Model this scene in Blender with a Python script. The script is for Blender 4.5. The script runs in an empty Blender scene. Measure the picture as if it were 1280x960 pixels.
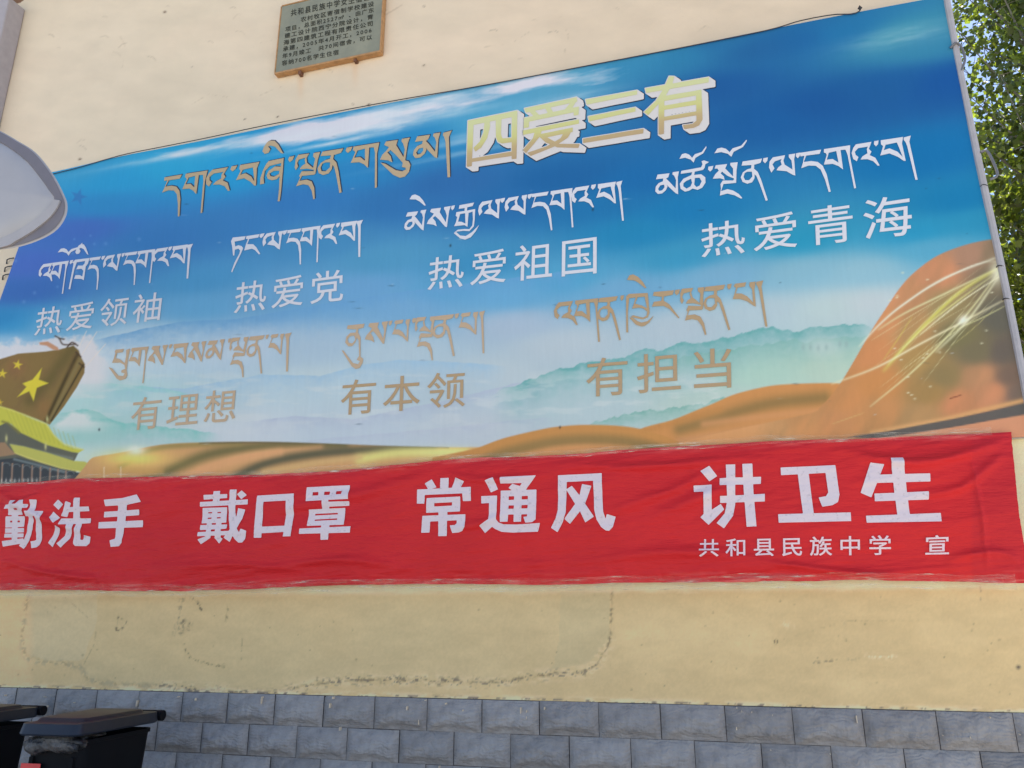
import bpy, math, random
import numpy as np
from mathutils import Vector, Matrix
from mathutils.geometry import tessellate_polygon
sc = bpy.context.scene
COL = sc.collection
random.seed(7)

# ------------------------------------------------------------------ camera
EYE = 1.55            # eye height above the paving
DW = 4.30             # distance from the eye to the wall face (wall face is y = 0)
VP1 = np.array([-2899., 786.]); VP2 = np.array([630., -2780.]); PC = np.array([640., 480.])
FPX = math.sqrt(-float(np.dot(VP1 - PC, VP2 - PC)))
AX = -np.append(VP1 - PC, FPX); AX /= np.linalg.norm(AX)
AZ = np.append(VP2 - PC, FPX); AZ /= np.linalg.norm(AZ)
AY = np.cross(AZ, AX)
RW = np.array([AX, AY, AZ])
cam = bpy.data.cameras.new('camera'); cam_o = bpy.data.objects.new('camera', cam); COL.objects.link(cam_o)
sc.camera = cam_o
cam.sensor_width = 36; cam.lens = FPX / 1280 * 36; cam.clip_end = 2000; cam.clip_start = .05
cx_, cy_, cz_ = RW[:, 0], -RW[:, 1], -RW[:, 2]
cam_o.matrix_world = Matrix(((cx_[0], cy_[0], cz_[0], 0), (cx_[1], cy_[1], cz_[1], -DW),
                             (cx_[2], cy_[2], cz_[2], EYE), (0, 0, 0, 1)))

# ------------------------------------------------------------------ light
SUN_EL, SUN_AZ = math.radians(60), math.radians(30)     # azimuth from +y towards +x (behind the wall, to the right)
world = bpy.data.worlds.new("World"); sc.world = world; world.use_nodes = True
wn = world.node_tree
sky = wn.nodes.new('ShaderNodeTexSky'); sky.sky_type = 'NISHITA'; sky.sun_disc = False
sky.sun_elevation = SUN_EL; sky.sun_rotation = SUN_AZ; sky.altitude = 2800; sky.air_density = 1.0; sky.dust_density = 3.0
bg = wn.nodes['Background']; bg.inputs['Strength'].default_value = 0.12
wn.links.new(sky.outputs[0], bg.inputs[0])
sl = bpy.data.lights.new('sun', 'SUN'); sl.energy = 5.0; sl.angle = math.radians(.5); sl.color = (1, .95, .86)
so = bpy.data.objects.new('sun', sl); COL.objects.link(so); so.location = (6, 20, 20)
sd = Vector((math.sin(SUN_AZ) * math.cos(SUN_EL), math.cos(SUN_AZ) * math.cos(SUN_EL), math.sin(SUN_EL)))
so.rotation_euler = sd.to_track_quat('Z', 'Y').to_euler()
sc.view_settings.view_transform = 'Standard'; sc.view_settings.look = 'None'
sc.view_settings.exposure = 1.24; sc.view_settings.gamma = 1

# light that reaches the shaded wall, in display-linear units per unit albedo (used to turn seen colours into paint colours)
LIT = np.array([.755, .84, .985])

# ------------------------------------------------------------------ helpers
def P(px, py, depth=DW):
    """point of the plane at this distance from the eye seen at this spot -> world X, Y, Z"""
    a = px - PC[0]; b = py - PC[1]; v = [RW[k, 0] * a + RW[k, 1] * b + RW[k, 2] * FPX for k in range(3)]; s = depth / v[1]
    return np.array([v[0] * s, depth - DW + 0 * v[0], v[2] * s + EYE])
def proj(X, Y, Z):
    a, b, c = X, Y + DW, Z - EYE
    x = RW[0, 0] * a + RW[1, 0] * b + RW[2, 0] * c
    y = RW[0, 1] * a + RW[1, 1] * b + RW[2, 1] * c
    z = RW[0, 2] * a + RW[1, 2] * b + RW[2, 2] * c
    return PC[0] + FPX * x / z, PC[1] + FPX * y / z
def lin(c):
    c = np.asarray(c, float) / 255.
    return np.where(c <= .04045, c / 12.92, ((c + .055) / 1.055) ** 2.4)
def alb(c):
    return np.nan_to_num(np.clip(lin(c) / LIT, .004, .88), nan=.3)

def hsh(ix, iy, seed):
    n = (ix.astype(np.int64) * 374761393 + iy.astype(np.int64) * 668265263 + seed * 974711) & 0x7fffffff
    n = ((n ^ (n >> 13)) * 1274126177) & 0x7fffffff
    return ((n ^ (n >> 16)) & 0xffff) / 65535.
def vn(x, y, seed=0):
    ix = np.floor(x); iy = np.floor(y); fx = x - ix; fy = y - iy
    fx = fx * fx * (3 - 2 * fx); fy = fy * fy * (3 - 2 * fy)
    a = hsh(ix, iy, seed); b = hsh(ix + 1, iy, seed); c = hsh(ix, iy + 1, seed); d = hsh(ix + 1, iy + 1, seed)
    return (a * (1 - fx) + b * fx) * (1 - fy) + (c * (1 - fx) + d * fx) * fy
def fbm(x, y, seed=0, o=4):
    s = 0; a = .5
    for k in range(o):
        s = s + a * vn(x, y, seed + k * 17); x = x * 2.03; y = y * 2.03; a *= .5
    return s / (1 - .5 ** o)
def sst(a, b, x):
    t = np.clip((x - a) / (b - a), 0, 1); return t * t * (3 - 2 * t)
def mix(A, B, m):
    return A + (np.asarray(B, float) - A) * m[..., None]
def inpoly(px, py, poly):
    r = np.zeros(px.shape, bool); n = len(poly)
    for i in range(n):
        x0, y0 = poly[i]; x1, y1 = poly[(i + 1) % n]
        if y0 == y1: continue
        c = ((py < y0) != (py < y1)) & (px < (x1 - x0) * (py - y0) / (y1 - y0) + x0)
        r ^= c
    return r
def segdist(px, py, pts):
    d = np.full(px.shape, 1e9); t_all = np.zeros(px.shape); L = 0; tot = sum(math.hypot(b[0] - a[0], b[1] - a[1]) for a, b in zip(pts, pts[1:]))
    for (x0, y0), (x1, y1) in zip(pts, pts[1:]):
        l2 = (x1 - x0) ** 2 + (y1 - y0) ** 2 + 1e-9
        t = np.clip(((px - x0) * (x1 - x0) + (py - y0) * (y1 - y0)) / l2, 0, 1)
        dd = np.hypot(px - x0 - t * (x1 - x0), py - y0 - t * (y1 - y0))
        m = dd < d; d = np.where(m, dd, d); t_all = np.where(m, (L + t * math.sqrt(l2)) / tot, t_all); L += math.sqrt(l2)
    return d, t_all
def soft(px, py, poly, w=.8):
    xs = [p[0] for p in poly]; ys = [p[1] for p in poly]; out = np.zeros(px.shape)
    bb_ = (px > min(xs) - 3) & (px < max(xs) + 3) & (py > min(ys) - 3) & (py < max(ys) + 3)
    if not bb_.any(): return out
    a, b_ = px[bb_], py[bb_]; d, t = segdist(a, b_, list(poly) + [poly[0]])
    out[bb_] = np.clip(.5 + np.where(inpoly(a, b_, poly), d, -d) / (2 * w), 0, 1); return out
def cr(pts, n=8):
    """smooth curve through the points"""
    p = [np.array(q, float) for q in pts]; p = [2 * p[0] - p[1]] + p + [2 * p[-1] - p[-2]]; out = []
    for i in range(1, len(p) - 2):
        for k in range(n):
            t = k / n
            out.append(.5 * ((2 * p[i]) + (-p[i - 1] + p[i + 1]) * t + (2 * p[i - 1] - 5 * p[i] + 4 * p[i + 1] - p[i + 2]) * t * t
                             + (-p[i - 1] + 3 * p[i] - 3 * p[i + 1] + p[i + 2]) * t ** 3))
    out.append(p[-2]); return [tuple(q) for q in out]

def link(o, parent=None):
    COL.objects.link(o)
    if parent is not None: o.parent = parent
    return o
def empty(name, loc=(0, 0, 0), rz=0):
    o = bpy.data.objects.new(name, None); COL.objects.link(o); o.location = loc; o.rotation_euler = (0, 0, rz); o.empty_display_size = .1
    return o
def tag(o, label=None, cat=None, group=None, kind=None):
    if label: o['label'] = label
    if cat: o['category'] = cat
    if group: o['group'] = group
    if kind: o['kind'] = kind
    return o
def mesh(name, V, F, mat, parent=None, smooth=False, cols=None):
    me = bpy.data.meshes.new(name)
    V = np.asarray(V, np.float32)
    if isinstance(F, np.ndarray):
        k = F.shape[1]; nf = len(F)
        me.vertices.add(len(V)); me.vertices.foreach_set('co', V.ravel())
        me.loops.add(nf * k); me.loops.foreach_set('vertex_index', F.astype(np.int32).ravel())
        me.polygons.add(nf); me.polygons.foreach_set('loop_start', np.arange(0, nf * k, k, dtype=np.int32))
        me.polygons.foreach_set('loop_total', np.full(nf, k, np.int32))
        me.update(calc_edges=True)
    else:
        me.from_pydata([tuple(map(float, v)) for v in V], [], F); me.update()
    if smooth: me.polygons.foreach_set('use_smooth', np.ones(len(me.polygons), bool))
    if cols is not None:
        a = me.color_attributes.new('paint', 'FLOAT_COLOR', 'POINT')
        c = np.ones((len(V), 4), np.float32); c[:, :3] = cols; a.data.foreach_set('color', c.ravel())
    if mat: me.materials.append(mat)
    return link(bpy.data.objects.new(name, me), parent)
class MB:
    def __init__(s): s.v = []; s.f = []
    def add(s, V, F):
        n = len(s.v); s.v += [tuple(v) for v in V]; s.f += [tuple(i + n for i in f) for f in F]; return s
    def box(s, x0, x1, y0, y1, z0, z1, b=0):
        if b <= 0:
            V = [(x, y, z) for z in (z0, z1) for y in (y0, y1) for x in (x0, x1)]
            return s.add(V, [(0, 2, 3, 1), (4, 5, 7, 6), (0, 1, 5, 4), (2, 6, 7, 3), (0, 4, 6, 2), (1, 3, 7, 5)])
        rings = []
        for z, i in ((z0, b), (z0 + b, 0), (z1 - b, 0), (z1, b)):
            c = b if i == 0 else b
            X0, X1, Y0, Y1 = x0 + i, x1 - i, y0 + i, y1 - i
            rings.append([(X0 + c, Y0, z), (X1 - c, Y0, z), (X1, Y0 + c, z), (X1, Y1 - c, z), (X1 - c, Y1, z), (X0 + c, Y1, z), (X0, Y1 - c, z), (X0, Y0 + c, z)])
        return s.loft(rings)
    def loft(s, rings, cap=True):
        n = len(rings[0]); V = [p for r in rings for p in r]; F = []
        for k in range(len(rings) - 1):
            for i in range(n):
                j = (i + 1) % n; F.append((k * n + i, k * n + j, (k + 1) * n + j, (k + 1) * n + i))
        if cap: F.append(tuple(range(n - 1, -1, -1))); F.append(tuple((len(rings) - 1) * n + i for i in range(n)))
        return s.add(V, F)
    def tube(s, pts, r, n=8, r2=None, cap=True):
        pts = [Vector(p) for p in pts]; rings = []; up = None
        for i, p in enumerate(pts):
            d = (pts[min(i + 1, len(pts) - 1)] - pts[max(i - 1, 0)]).normalized()
            if up is None: up = Vector((0, 0, 1)) if abs(d.z) < .9 else Vector((1, 0, 0))
            a = d.cross(up).normalized(); b = a.cross(d).normalized(); up = b
            rr = r if r2 is None else r + (r2 - r) * i / (len(pts) - 1)
            rings.append([tuple(p + (a * math.cos(t) + b * math.sin(t)) * rr) for t in (2 * math.pi * k / n for k in range(n))])
        return s.loft(rings, cap)
    def build(s, name, mat, parent=None, smooth=False):
        o = mesh(name, s.v, s.f, mat, parent)
        if smooth:
            o.data.polygons.foreach_set('use_smooth', np.ones(len(o.data.polygons), bool))
            try: o.data.set_sharp_from_angle(angle=math.radians(38))
            except Exception: pass
        return o
def bevel(o, w, seg=2):
    m = o.modifiers.new('bevel', 'BEVEL'); m.width = w; m.segments = seg; m.limit_method = 'ANGLE'; m.angle_limit = math.radians(40)
    return o

# ------------------------------------------------------------------ materials
def newmat(name):
    m = bpy.data.materials.new(name); m.use_nodes = True; nt = m.node_tree
    return m, nt, nt.nodes['Principled BSDF'], nt.nodes.new, nt.links.new
def noise_nodes(nt, scale, detail=6, stretch=(1, 1, 1), rough=.6, coord='Object'):
    tc = nt.nodes.new('ShaderNodeTexCoord'); mp = nt.nodes.new('ShaderNodeMapping'); mp.inputs['Scale'].default_value = stretch
    n = nt.nodes.new('ShaderNodeTexNoise'); n.inputs['Scale'].default_value = scale; n.inputs['Detail'].default_value = detail; n.inputs['Roughness'].default_value = rough
    nt.links.new(tc.outputs[coord], mp.inputs[0]); nt.links.new(mp.outputs[0], n.inputs[0]); return n
def ramp(nt, src, stops):
    r = nt.nodes.new('ShaderNodeValToRGB'); e = r.color_ramp.elements
    while len(e) < len(stops): e.new(.5)
    for q, (p, c) in zip(e, stops):
        q.position = p; q.color = (c[0], c[1], c[2], 1) if hasattr(c, '__len__') else (c, c, c, 1)
    nt.links.new(src, r.inputs[0]); return r
def mul(nt, a, b, f=1.0, mode='MULTIPLY'):
    m = nt.nodes.new('ShaderNodeMix'); m.data_type = 'RGBA'; m.blend_type = mode; m.inputs[0].default_value = f
    for s, t in ((a, m.inputs[6]), (b, m.inputs[7])):
        if hasattr(s, 'is_linked'): nt.links.new(s, t)
        else: t.default_value = (s[0], s[1], s[2], 1)
    return m.outputs[2]
def bump(nt, src, strength, dist, bsdf, prev=None):
    b = nt.nodes.new('ShaderNodeBump'); b.inputs['Strength'].default_value = strength; b.inputs['Distance'].default_value = dist
    nt.links.new(src, b.inputs['Height'])
    if prev is not None: nt.links.new(prev, b.inputs['Normal'])
    if bsdf is not None: nt.links.new(b.outputs[0], bsdf.inputs['Normal'])
    return b.outputs[0]
def simple(name, rgb, rough=.6, var=.15, scale=8, bmp=0, metal=0, spec=.5, stretch=(1, 1, 1)):
    m, nt, b, N, L = newmat(name)
    n = noise_nodes(nt, scale, 5, stretch); r = ramp(nt, n.outputs[0], [(.3, 1 - var), (.7, 1 + var * .3)])
    L(mul(nt, tuple(rgb), r.outputs[0]), b.inputs['Base Color'])
    b.inputs['Roughness'].default_value = rough; b.inputs['Metallic'].default_value = metal; b.inputs['Specular IOR Level'].default_value = spec
    if bmp: bump(nt, n.outputs[0], 1, bmp, b)
    return m
def painted(name, rough=.5, spec=.3, dirt=.08, bumps=(), streak=None):
    m, nt, b, N, L = newmat(name)
    a = N('ShaderNodeAttribute'); a.attribute_name = 'paint'
    n1 = noise_nodes(nt, 3, 6, (1, 1, 1)); r1 = ramp(nt, n1.outputs[0], [(.3, 1 - dirt), (.7, 1.0)])
    c = mul(nt, a.outputs['Color'], r1.outputs[0])
    if streak:
        n2 = noise_nodes(nt, streak[0], 5, streak[1]); r2 = ramp(nt, n2.outputs[0], [(.35, 1 - streak[2]), (.6, 1)])
        c = mul(nt, c, r2.outputs[0])
    L(c, b.inputs['Base Color']); b.inputs['Roughness'].default_value = rough; b.inputs['Specular IOR Level'].default_value = spec
    prev = None
    for i, (sc_, st, d, det) in enumerate(bumps):
        n = noise_nodes(nt, sc_, det, st); prev = bump(nt, n.outputs[0], 1, d, b if i == len(bumps) - 1 else None, prev)
    return m

M = {}
M['print'] = painted('printed_vinyl', .65, .05, .04, ((5, (1, 1, .35), .01, 3), (90, (1, 1, 1), .0006, 2)), (40, (1, 1, .05), .02))
M['banner'] = painted('red_cloth', .55, .16, .10, ((9, (.6, 1, 2.6), .012, 3), (300, (1, 1, 1), .0004, 2)))
M['plaster'] = painted('old_plaster', .9, .15, .05, ((16, (1, 1, 1), .004, 8), (120, (1, 1, 1), .0009, 4)))

def flat_ink(name, c, wear=.0, rough=.5):
    m, nt, b, N, L = newmat(name)
    n = noise_nodes(nt, 45, 7); r = ramp(nt, n.outputs[0], [(.28, .72 if wear else .93), (.42, 1.0)])
    L(mul(nt, tuple(alb(c)), r.outputs[0]), b.inputs['Base Color']); b.inputs['Roughness'].default_value = rough; b.inputs['Specular IOR Level'].default_value = .12
    return m
M['white_ink'] = flat_ink('white_ink', (197, 204, 220))
M['tan_ink'] = flat_ink('tan_ink', (166, 146, 119))
M['tan_ink2'] = flat_ink('pale_brown_ink', (177, 160, 140))
M['head_ink'] = flat_ink('heading_ink', (172, 158, 134))
M['shadow_ink'] = flat_ink('dark_outline_ink', (44, 58, 84))
M['white_print'] = flat_ink('white_outline_ink', (196, 198, 204))
M['banner_white'] = flat_ink('white_banner_paint', (203, 196, 210), wear=1, rough=.65)
M['banner_pale'] = flat_ink('pale_banner_paint', (216, 196, 210), wear=1, rough=.65)
M['plaque_ink'] = flat_ink('engraved_black', (58, 62, 58))

# ------------------------------------------------------------------ ground
g_m, nt, b, N, L = newmat('paving')
n = noise_nodes(nt, .8, 8); r = ramp(nt, n.outputs[0], [(.3, (.36, .33, .29)), (.7, (.46, .42, .365))])
L(r.outputs[0], b.inputs['Base Color']); b.inputs['Roughness'].default_value = .9; bump(nt, n.outputs[0], 1, .02, b)
gr = MB(); gr.add([(-400, -400, 0), (400, -400, 0), (400, 400, 0), (-400, 400, 0)], [(0, 1, 2, 3)])
tag(gr.build('ground', g_m), kind='structure')

# ------------------------------------------------------------------ school building: wall, dado tiles, surround
XE = 1.372            # right-hand end of the wall
ZB = EYE - .407       # top of the tiled dado
bld = empty('school_building', (0, 0, 0))
tag(bld, 'cream plastered building end wall with grey rock faced tile dado', 'building')

def grid(x0, x1, nx, z0, z1, nz, yf, xwarp=None):
    u = np.linspace(0, 1, nx); v = np.linspace(0, 1, nz); U, W = np.meshgrid(u, v)
    Z = z0 + (z1 - z0) * W; X = x0 + (x1 - x0) * U
    if xwarp is not None: X, Z = xwarp(U, W)
    Y = yf(X, Z)
    i = np.arange(nx * nz).reshape(nz, nx)
    F = np.stack([i[:-1, :-1], i[:-1, 1:], i[1:, 1:], i[1:, :-1]], -1).reshape(-1, 4)
    return X, Y, Z, F

CRACK = cr([(37, 738), (31, 770), (28, 800), (34, 822), (60, 828), (98, 833), (112, 850), (150, 856), (200, 858)], 6)
CRACK2 = cr([(200, 858), (260, 863), (330, 868), (360, 862), (420, 852), (500, 850), (560, 852), (620, 853), (660, 846), (700, 842), (735, 838), (752, 820), (762, 800), (764, 770), (765, 735)], 6)
def plaster_y(X, Z):
    px, py = proj(X, 0 * X, Z)
    y = .006 * (fbm(X * 1.3, Z * 1.3, 3) - .5) + .004 * (fbm(X * 9, Z * 9, 9) - .5)
    d, t = segdist(px, py + 3 * (vn(px / 6, py / 6, 4) - .5) * 2, CRACK + CRACK2)
    y = y + .0025 * np.exp(-(d / 1.2) ** 2)
    return y - .001
def plaster_col(px, py, X, Z):
    C = np.zeros(px.shape + (3,)) + np.array([191., 172, 133])
    C = mix(C, (182, 165, 130), sst(.35, .7, fbm(X * .9, Z * 1.6, 21)) * .6)
    C = mix(C, (203, 184, 144), sst(.5, .8, fbm(X * 2.2 + 7, Z * 4, 33)) * .5)
    # older greyer patch left of the joint
    jit = 4 * (vn(px / 9, py / 9, 5) - .5)
    ring = CRACK + CRACK2 + [(765, 700), (36, 700)]
    inside = inpoly(px + jit, py + jit, ring).astype(float)
    C = mix(C, (184, 171, 136), inside * (.25 + .35 * vn(px / 60, py / 40, 6)))
    sm = inpoly(px + jit, py, [(36, 700), (120, 700), (122, 770), (105, 825), (60, 826), (34, 818), (28, 790)])
    C = mix(C, (186, 175, 144), sm.astype(float) * .6)
    sm = inpoly(px + jit, py, [(700, 700), (764, 700), (763, 800), (735, 830), (690, 836), (700, 790)])
    C = mix(C, (180, 168, 134), sm.astype(float) * .6)
    left = 1 - sst(30, 46, px); C = mix(C, (206, 180, 140), left * .8)
    # cracks and the flaking along them
    d, t = segdist(px, py + 5 * (fbm(px / 7, py / 7, 8) - .5), CRACK)
    C = mix(C, (120, 108, 88), np.exp(-(d / 2.2) ** 2) * sst(.50, .66, fbm(px / 3, py / 3, 2, 3)) * .38)
    C = mix(C, (160, 150, 124), np.exp(-(d / 4) ** 2) * sst(.5, .62, fbm(px / 5, py / 5, 41)) * .7)
    d, t = segdist(px, py + 5 * (fbm(px / 7, py / 7, 8) - .5), CRACK2)
    C = mix(C, (98, 88, 72), np.exp(-(d / 1.8) ** 2) * sst(.47, .66, fbm(px / 3.5, py / 3, 3, 3)) * .6)
    C = mix(C, (132, 120, 96), np.exp(-(d / .6) ** 2) * .35 * sst(.2, .6, vn(px / 30, py / 30, 13)))
    C = mix(C, (205, 186, 152), np.exp(-((d - 4) / 5) ** 2) * sst(.45, .6, fbm(px / 9, py / 4, 42)) * .6 * (py > 800))
    C = mix(C, (120, 112, 98), np.exp(-(d / 5) ** 2) * sst(.60, .68, fbm(px / 4, py / 2.5, 43)) * (py > 830))
    # pale rim just over the tiles and just under the banner
    base = 859.3 + .0249 * px
    C = mix(C, (212, 192, 160), sst(9, 2, base - py) * sst(.35, .6, fbm(px / 16, py / 5, 44)) * .9)
    C = mix(C, (110, 104, 98), sst(5, 1, base - py) * sst(.58, .66, fbm(px / 7, py / 3, 45)) * .9)
    bot = 738 - .0085 * px
    C = mix(C, (212, 202, 178), sst(13, 3, py - bot + 5 * (fbm(px / 22, py / 4, 46) - .5)) * .8)
    # scratches, soot marks and specks
    for pts, wdt, st, col in (
        ([(148, 772), (145, 788), (152, 786), (158, 778)], 1.0, .8, (80, 74, 64)), ([(228, 748), (224, 770), (219, 792)], 2.0, .7, (120, 114, 98)),
        ([(229, 776), (226, 790)], 2, .8, (95, 90, 78)), ([(240, 748), (244, 750), (252, 762)], 1.3, .8, (70, 66, 60)), ([(285, 757), (283, 778)], .9, .8, (100, 92, 74)),
        ([(232, 812), (238, 822), (260, 830), (286, 834)], .9, .8, (90, 82, 66)), ([(238, 780), (236, 786)], 1.4, .8, (80, 74, 64)),
        ([(303, 795), (302, 824)], .5, .5, (120, 110, 90)), ([(120, 790), (118, 805), (105, 830)], .5, .5, (130, 118, 96)), ([(80, 745), (110, 772)], .5, .5, (140, 128, 104)),
        ([(1016, 828), (1024, 828)], 1.2, .9, (130, 118, 98)), ([(1032, 827), (1040, 826)], 1.2, .9, (130, 118, 98)), ([(1060, 824), (1072, 823)], 1.2, .7, (150, 138, 112)),
        ([(1083, 820), (1118, 821)], 2.2, .9, (214, 200, 170)), ([(1226, 730), (1226, 750)], .8, .6, (140, 128, 110)), ([(970, 802), (1010, 790), (1060, 776), (1150, 775)], .4, .35, (150, 135, 105)),
        ([(1020, 815), (1240, 817)], .4, .35, (155, 138, 105)), ([(1055, 777), (1056, 793)], 1.6, .4, (165, 150, 125)), ([(980, 780), (990, 783)], 2.5, .7, (206, 192, 160))):
        d, t = segdist(px, py, pts); m = np.exp(-(d / (wdt * 1.5)) ** 2) * st * .75 * sst(.48, .62, fbm(px / 2.6, py / 3.4, 77, 3)) + np.exp(-(d / (wdt * .5)) ** 2) * st * .18
        C = mix(C, col, m)
    rs = random.Random(5)
    for _ in range(80):
        sx = rs.uniform(0, 1280); sy = rs.uniform(742, 870); s = rs.choice((.6, .7, .9, 1.3))
        m = np.exp(-(((px - sx) / s) ** 2 + ((py - sy) / s) ** 2)); C = mix(C, (130, 116, 92), m * .6)
    m = np.exp(-(((px - 1273) / 2.6) ** 2 + ((py - 834) / 2.2) ** 2)); C = mix(C, (80, 76, 72), m)
    d = np.abs(np.hypot(px - 970, py - 802) - 2.2); C = mix(C, (110, 98, 78), np.exp(-(d / .7) ** 2) * .8)
    C = C * (1 + .035 * (fbm(px / 28, py / 12, 95, 4) - .5) * 2)[..., None]
    C = C * 1.085 * (1 + .05 * (fbm(px / 2.2, py / 2.2, 90, 3) - .5))[..., None]
    return C
ZS = EYE + .90
X, Y, Z, F = grid(-6.6, XE, 1200, ZB, ZS, 168, plaster_y)
px, py = proj(X, 0 * X, Z)
C = alb(plaster_col(px, py, X, Z))
mesh('lower_plaster', np.stack([X, Y, Z], -1).reshape(-1, 3), F, M['plaster'], bld, True, C.reshape(-1, 3))

def upper_col(px, py, X, Z):
    C = np.zeros(px.shape + (3,)) + np.array([205., 197, 182])
    C = mix(C, (203, 191, 174), sst(100, 900, px) * .9)
    C = mix(C, (203, 196, 180), sst(.4, .75, fbm(X * .8, Z * .8, 61)) * .5)
    C = mix(C, (220, 205, 188), sst(.5, .8, fbm(X * .5 + 3, Z * 1.2, 62)) * .4)
    rs = random.Random(11)
    for _ in range(46):     # short hairline scratches and chips
        sx = rs.uniform(60, 1000); sy = rs.uniform(5, 185); a = rs.uniform(-.9, .3); l = rs.uniform(2, 8)
        d, t = segdist(px, py, [(sx, sy), (sx + l * math.cos(a), sy + l * math.sin(a)), (sx + l * 1.6 * math.cos(a + .3), sy + l * 1.6 * math.sin(a + .3))])
        C = mix(C, (168, 158, 142), np.exp(-(d / .6) ** 2) * rs.uniform(.25, .7))
    for x, y, s, k in ((206, 15, 1.6, 1), (100, 199, 1.6, 1), (347, 146, 1.2, 1), (461, 131, 1.6, 1), (441, 130, 1, 1), (530, 8, 1.3, .6), (530, 82, 1.4, .7), (306, 149, 1, .8), (240, 84, .8, .6), (587, 111, 1.2, .8)):
        m = np.exp(-(((px - x) / (s * 1.1)) ** 2 + ((py - y) / (s * .7)) ** 2)); C = mix(C, (84, 70, 60), m * k)
    d, t = segdist(px, py, cr([(480, 20), (492, 13), (503, 6)], 4)); C = mix(C, (180, 168, 150), np.exp(-(d / .7) ** 2) * .6)
    # trowel marks, faint hairline cracks and runs
    C = C * (1 + .03 * (fbm(px / 40, py / 14, 96, 5) - .5) * 2)[..., None]
    for pts in ([(478, 22), (500, 8)], [(318, 58), (330, 52), (341, 50)], [(324, 120), (352, 108)], [(600, 60), (640, 54), (662, 40)], [(150, 40), (158, 62), (155, 84)], [(700, 20), (712, 44), (706, 66)], [(240, 130), (262, 118), (286, 121)]):
        d, t = segdist(px + 2 * vn(px / 6, py / 6, 7), py, pts); C = mix(C, (176, 164, 146), np.exp(-(d / .5) ** 2) * .5 * sst(.3, .6, vn(px / 4, py / 4, 9)))
    # rust runs below the plaque pegs
    for x, y in ((376, 94), (444, 76)):
        m = np.exp(-((px - x) / 4) ** 2) * sst(y - 2, y + 4, py) * sst(y + 40, y + 6, py); C = mix(C, (205, 178, 150), m * .5)
    # ochre paint motif high on the left of the wall
    for poly in ([(9, -14), (9, 0), (16, 7), (30, 1.5), (32, -10)], [(-6, 10), (-6, -20), (1.5, -14), (1.5, 8)]):
        C = mix(C, (118, 92, 76), inpoly(px, py, poly).astype(float))
    return C
X, Y, Z, F = grid(-7.2, XE, 720, ZS, EYE + 5.6, 400, lambda X, Z: .007 * (fbm(X * 1.1, Z * 1.1, 3) - .5) + .003 * (fbm(X * 7, Z * 7, 9) - .5) - .001)
px, py = proj(X, 0 * X, Z)
mesh('upper_plaster', np.stack([X, Y, Z], -1).reshape(-1, 3), F, M['plaster'], bld, True, alb(upper_col(px, py, X, Z)).reshape(-1, 3))
M['cream'] = simple('cream_paint', alb((205, 196, 178)), .9, .1, 3, .004)
HT = 7.2
wb = MB(); wb.box(-14, XE - .002, .02, 9, 0, HT); wb.box(-14, -7.2, -.002, .02, ZB, HT); wb.box(-7.2, XE - .002, -.002, .02, EYE + 5.6, HT); wb.box(-7.2, -6.6, -.0015, .02, ZB, ZS)
wb.build('wall', M['cream'], bld)
rb = MB(); rb.box(-14.3, XE + .3, -.3, 9.3, HT + .01, HT + .2); rb.build('roof_slab', simple('concrete', (.3, .29, .27), .9, .2, 4, .01), bld)

# light grey surround standing proud of the wall at the far left
M['greystone'] = simple('light_grey_render', alb((152, 152, 164)), .85, .10, 18, .002)
pr = P(31, 13); pl = P(2, 160)
xr = (pr[0] + pl[0]) / 2
sb = MB(); sb.box(xr - 1.1, xr, -.17, -.003, .9, pr[2]); bevel(sb.build('window_surround', M['greystone'], bld), .012)

# dado tiles: rock faced, running bond
def tile_mesh(seed, w=.3108, h=.1628):
    rs = np.random.RandomState(seed); nx, nz = 31, 17
    u = np.linspace(0, 1, nx); v = np.linspace(0, 1, nz); U, W = np.meshgrid(u, v)
    ex = np.minimum(U, 1 - U) * w; ez = np.minimum(W * h, (1 - W) * h * .55)
    cush = sst(0, .045, ex) * sst(0, .050, ez) + .0
    r = fbm(U * 4 + seed * 3.1 + W * 2, W * 4 - U * 1.5, seed, 5) - .5
    rid = 1 - np.abs(fbm(U * 5 + seed * 7.7 + W * 1.5, W * 7 + .8 * np.abs(U - .5) * 4, seed + 50, 3) - .5) * 7
    arch = W - (.20 - .30 * np.abs(U * 2 - 1) ** 3 + .06 * (vn(U * 7, U * 0, seed) - .5))
    led = sst(-.05, .06, arch)
    y = -.008 - cush * (.016 + .022 * r + .007 * np.clip(rid, 0, 1)) - led * sst(0, .03, ex) * sst(0, .02, (1 - W) * h) * .012
    y = np.where((ex < 1e-6) | (np.minimum(W, 1 - W) < 1e-6), -.0065, y)
    V = np.stack([(U - .5) * w, y, (W - .5) * h], -1).reshape(-1, 3)
    i = np.arange(nx * nz).reshape(nz, nx)
    F = [tuple(q) for q in np.stack([i[:-1, :-1], i[:-1, 1:], i[1:, 1:], i[1:, :-1]], -1).reshape(-1, 4).tolist()]
    me = bpy.data.meshes.new('tile'); me.from_pydata(V.tolist(), [], F); me.update(); me.polygons.foreach_set('use_smooth', np.ones(len(F), bool)); return me
tm, nt, b, N, L = newmat('slate_grey_tile')
oi = N('ShaderNodeObjectInfo')
n1 = noise_nodes(nt, 7, 8, (1, 1, 1.6), .65); r1 = ramp(nt, n1.outputs[0], [(.30, tuple(alb((124, 126, 133)))), (.52, tuple(alb((139, 141, 147)))), (.72, tuple(alb((152, 154, 160))))])
ro = ramp(nt, oi.outputs['Random'], [(0, .84), (1, 1.10)])
n2 = noise_nodes(nt, 60, 3, (1, 1, 1)); r2 = ramp(nt, n2.outputs[0], [(.70, 0.), (.76, .6)])
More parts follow.
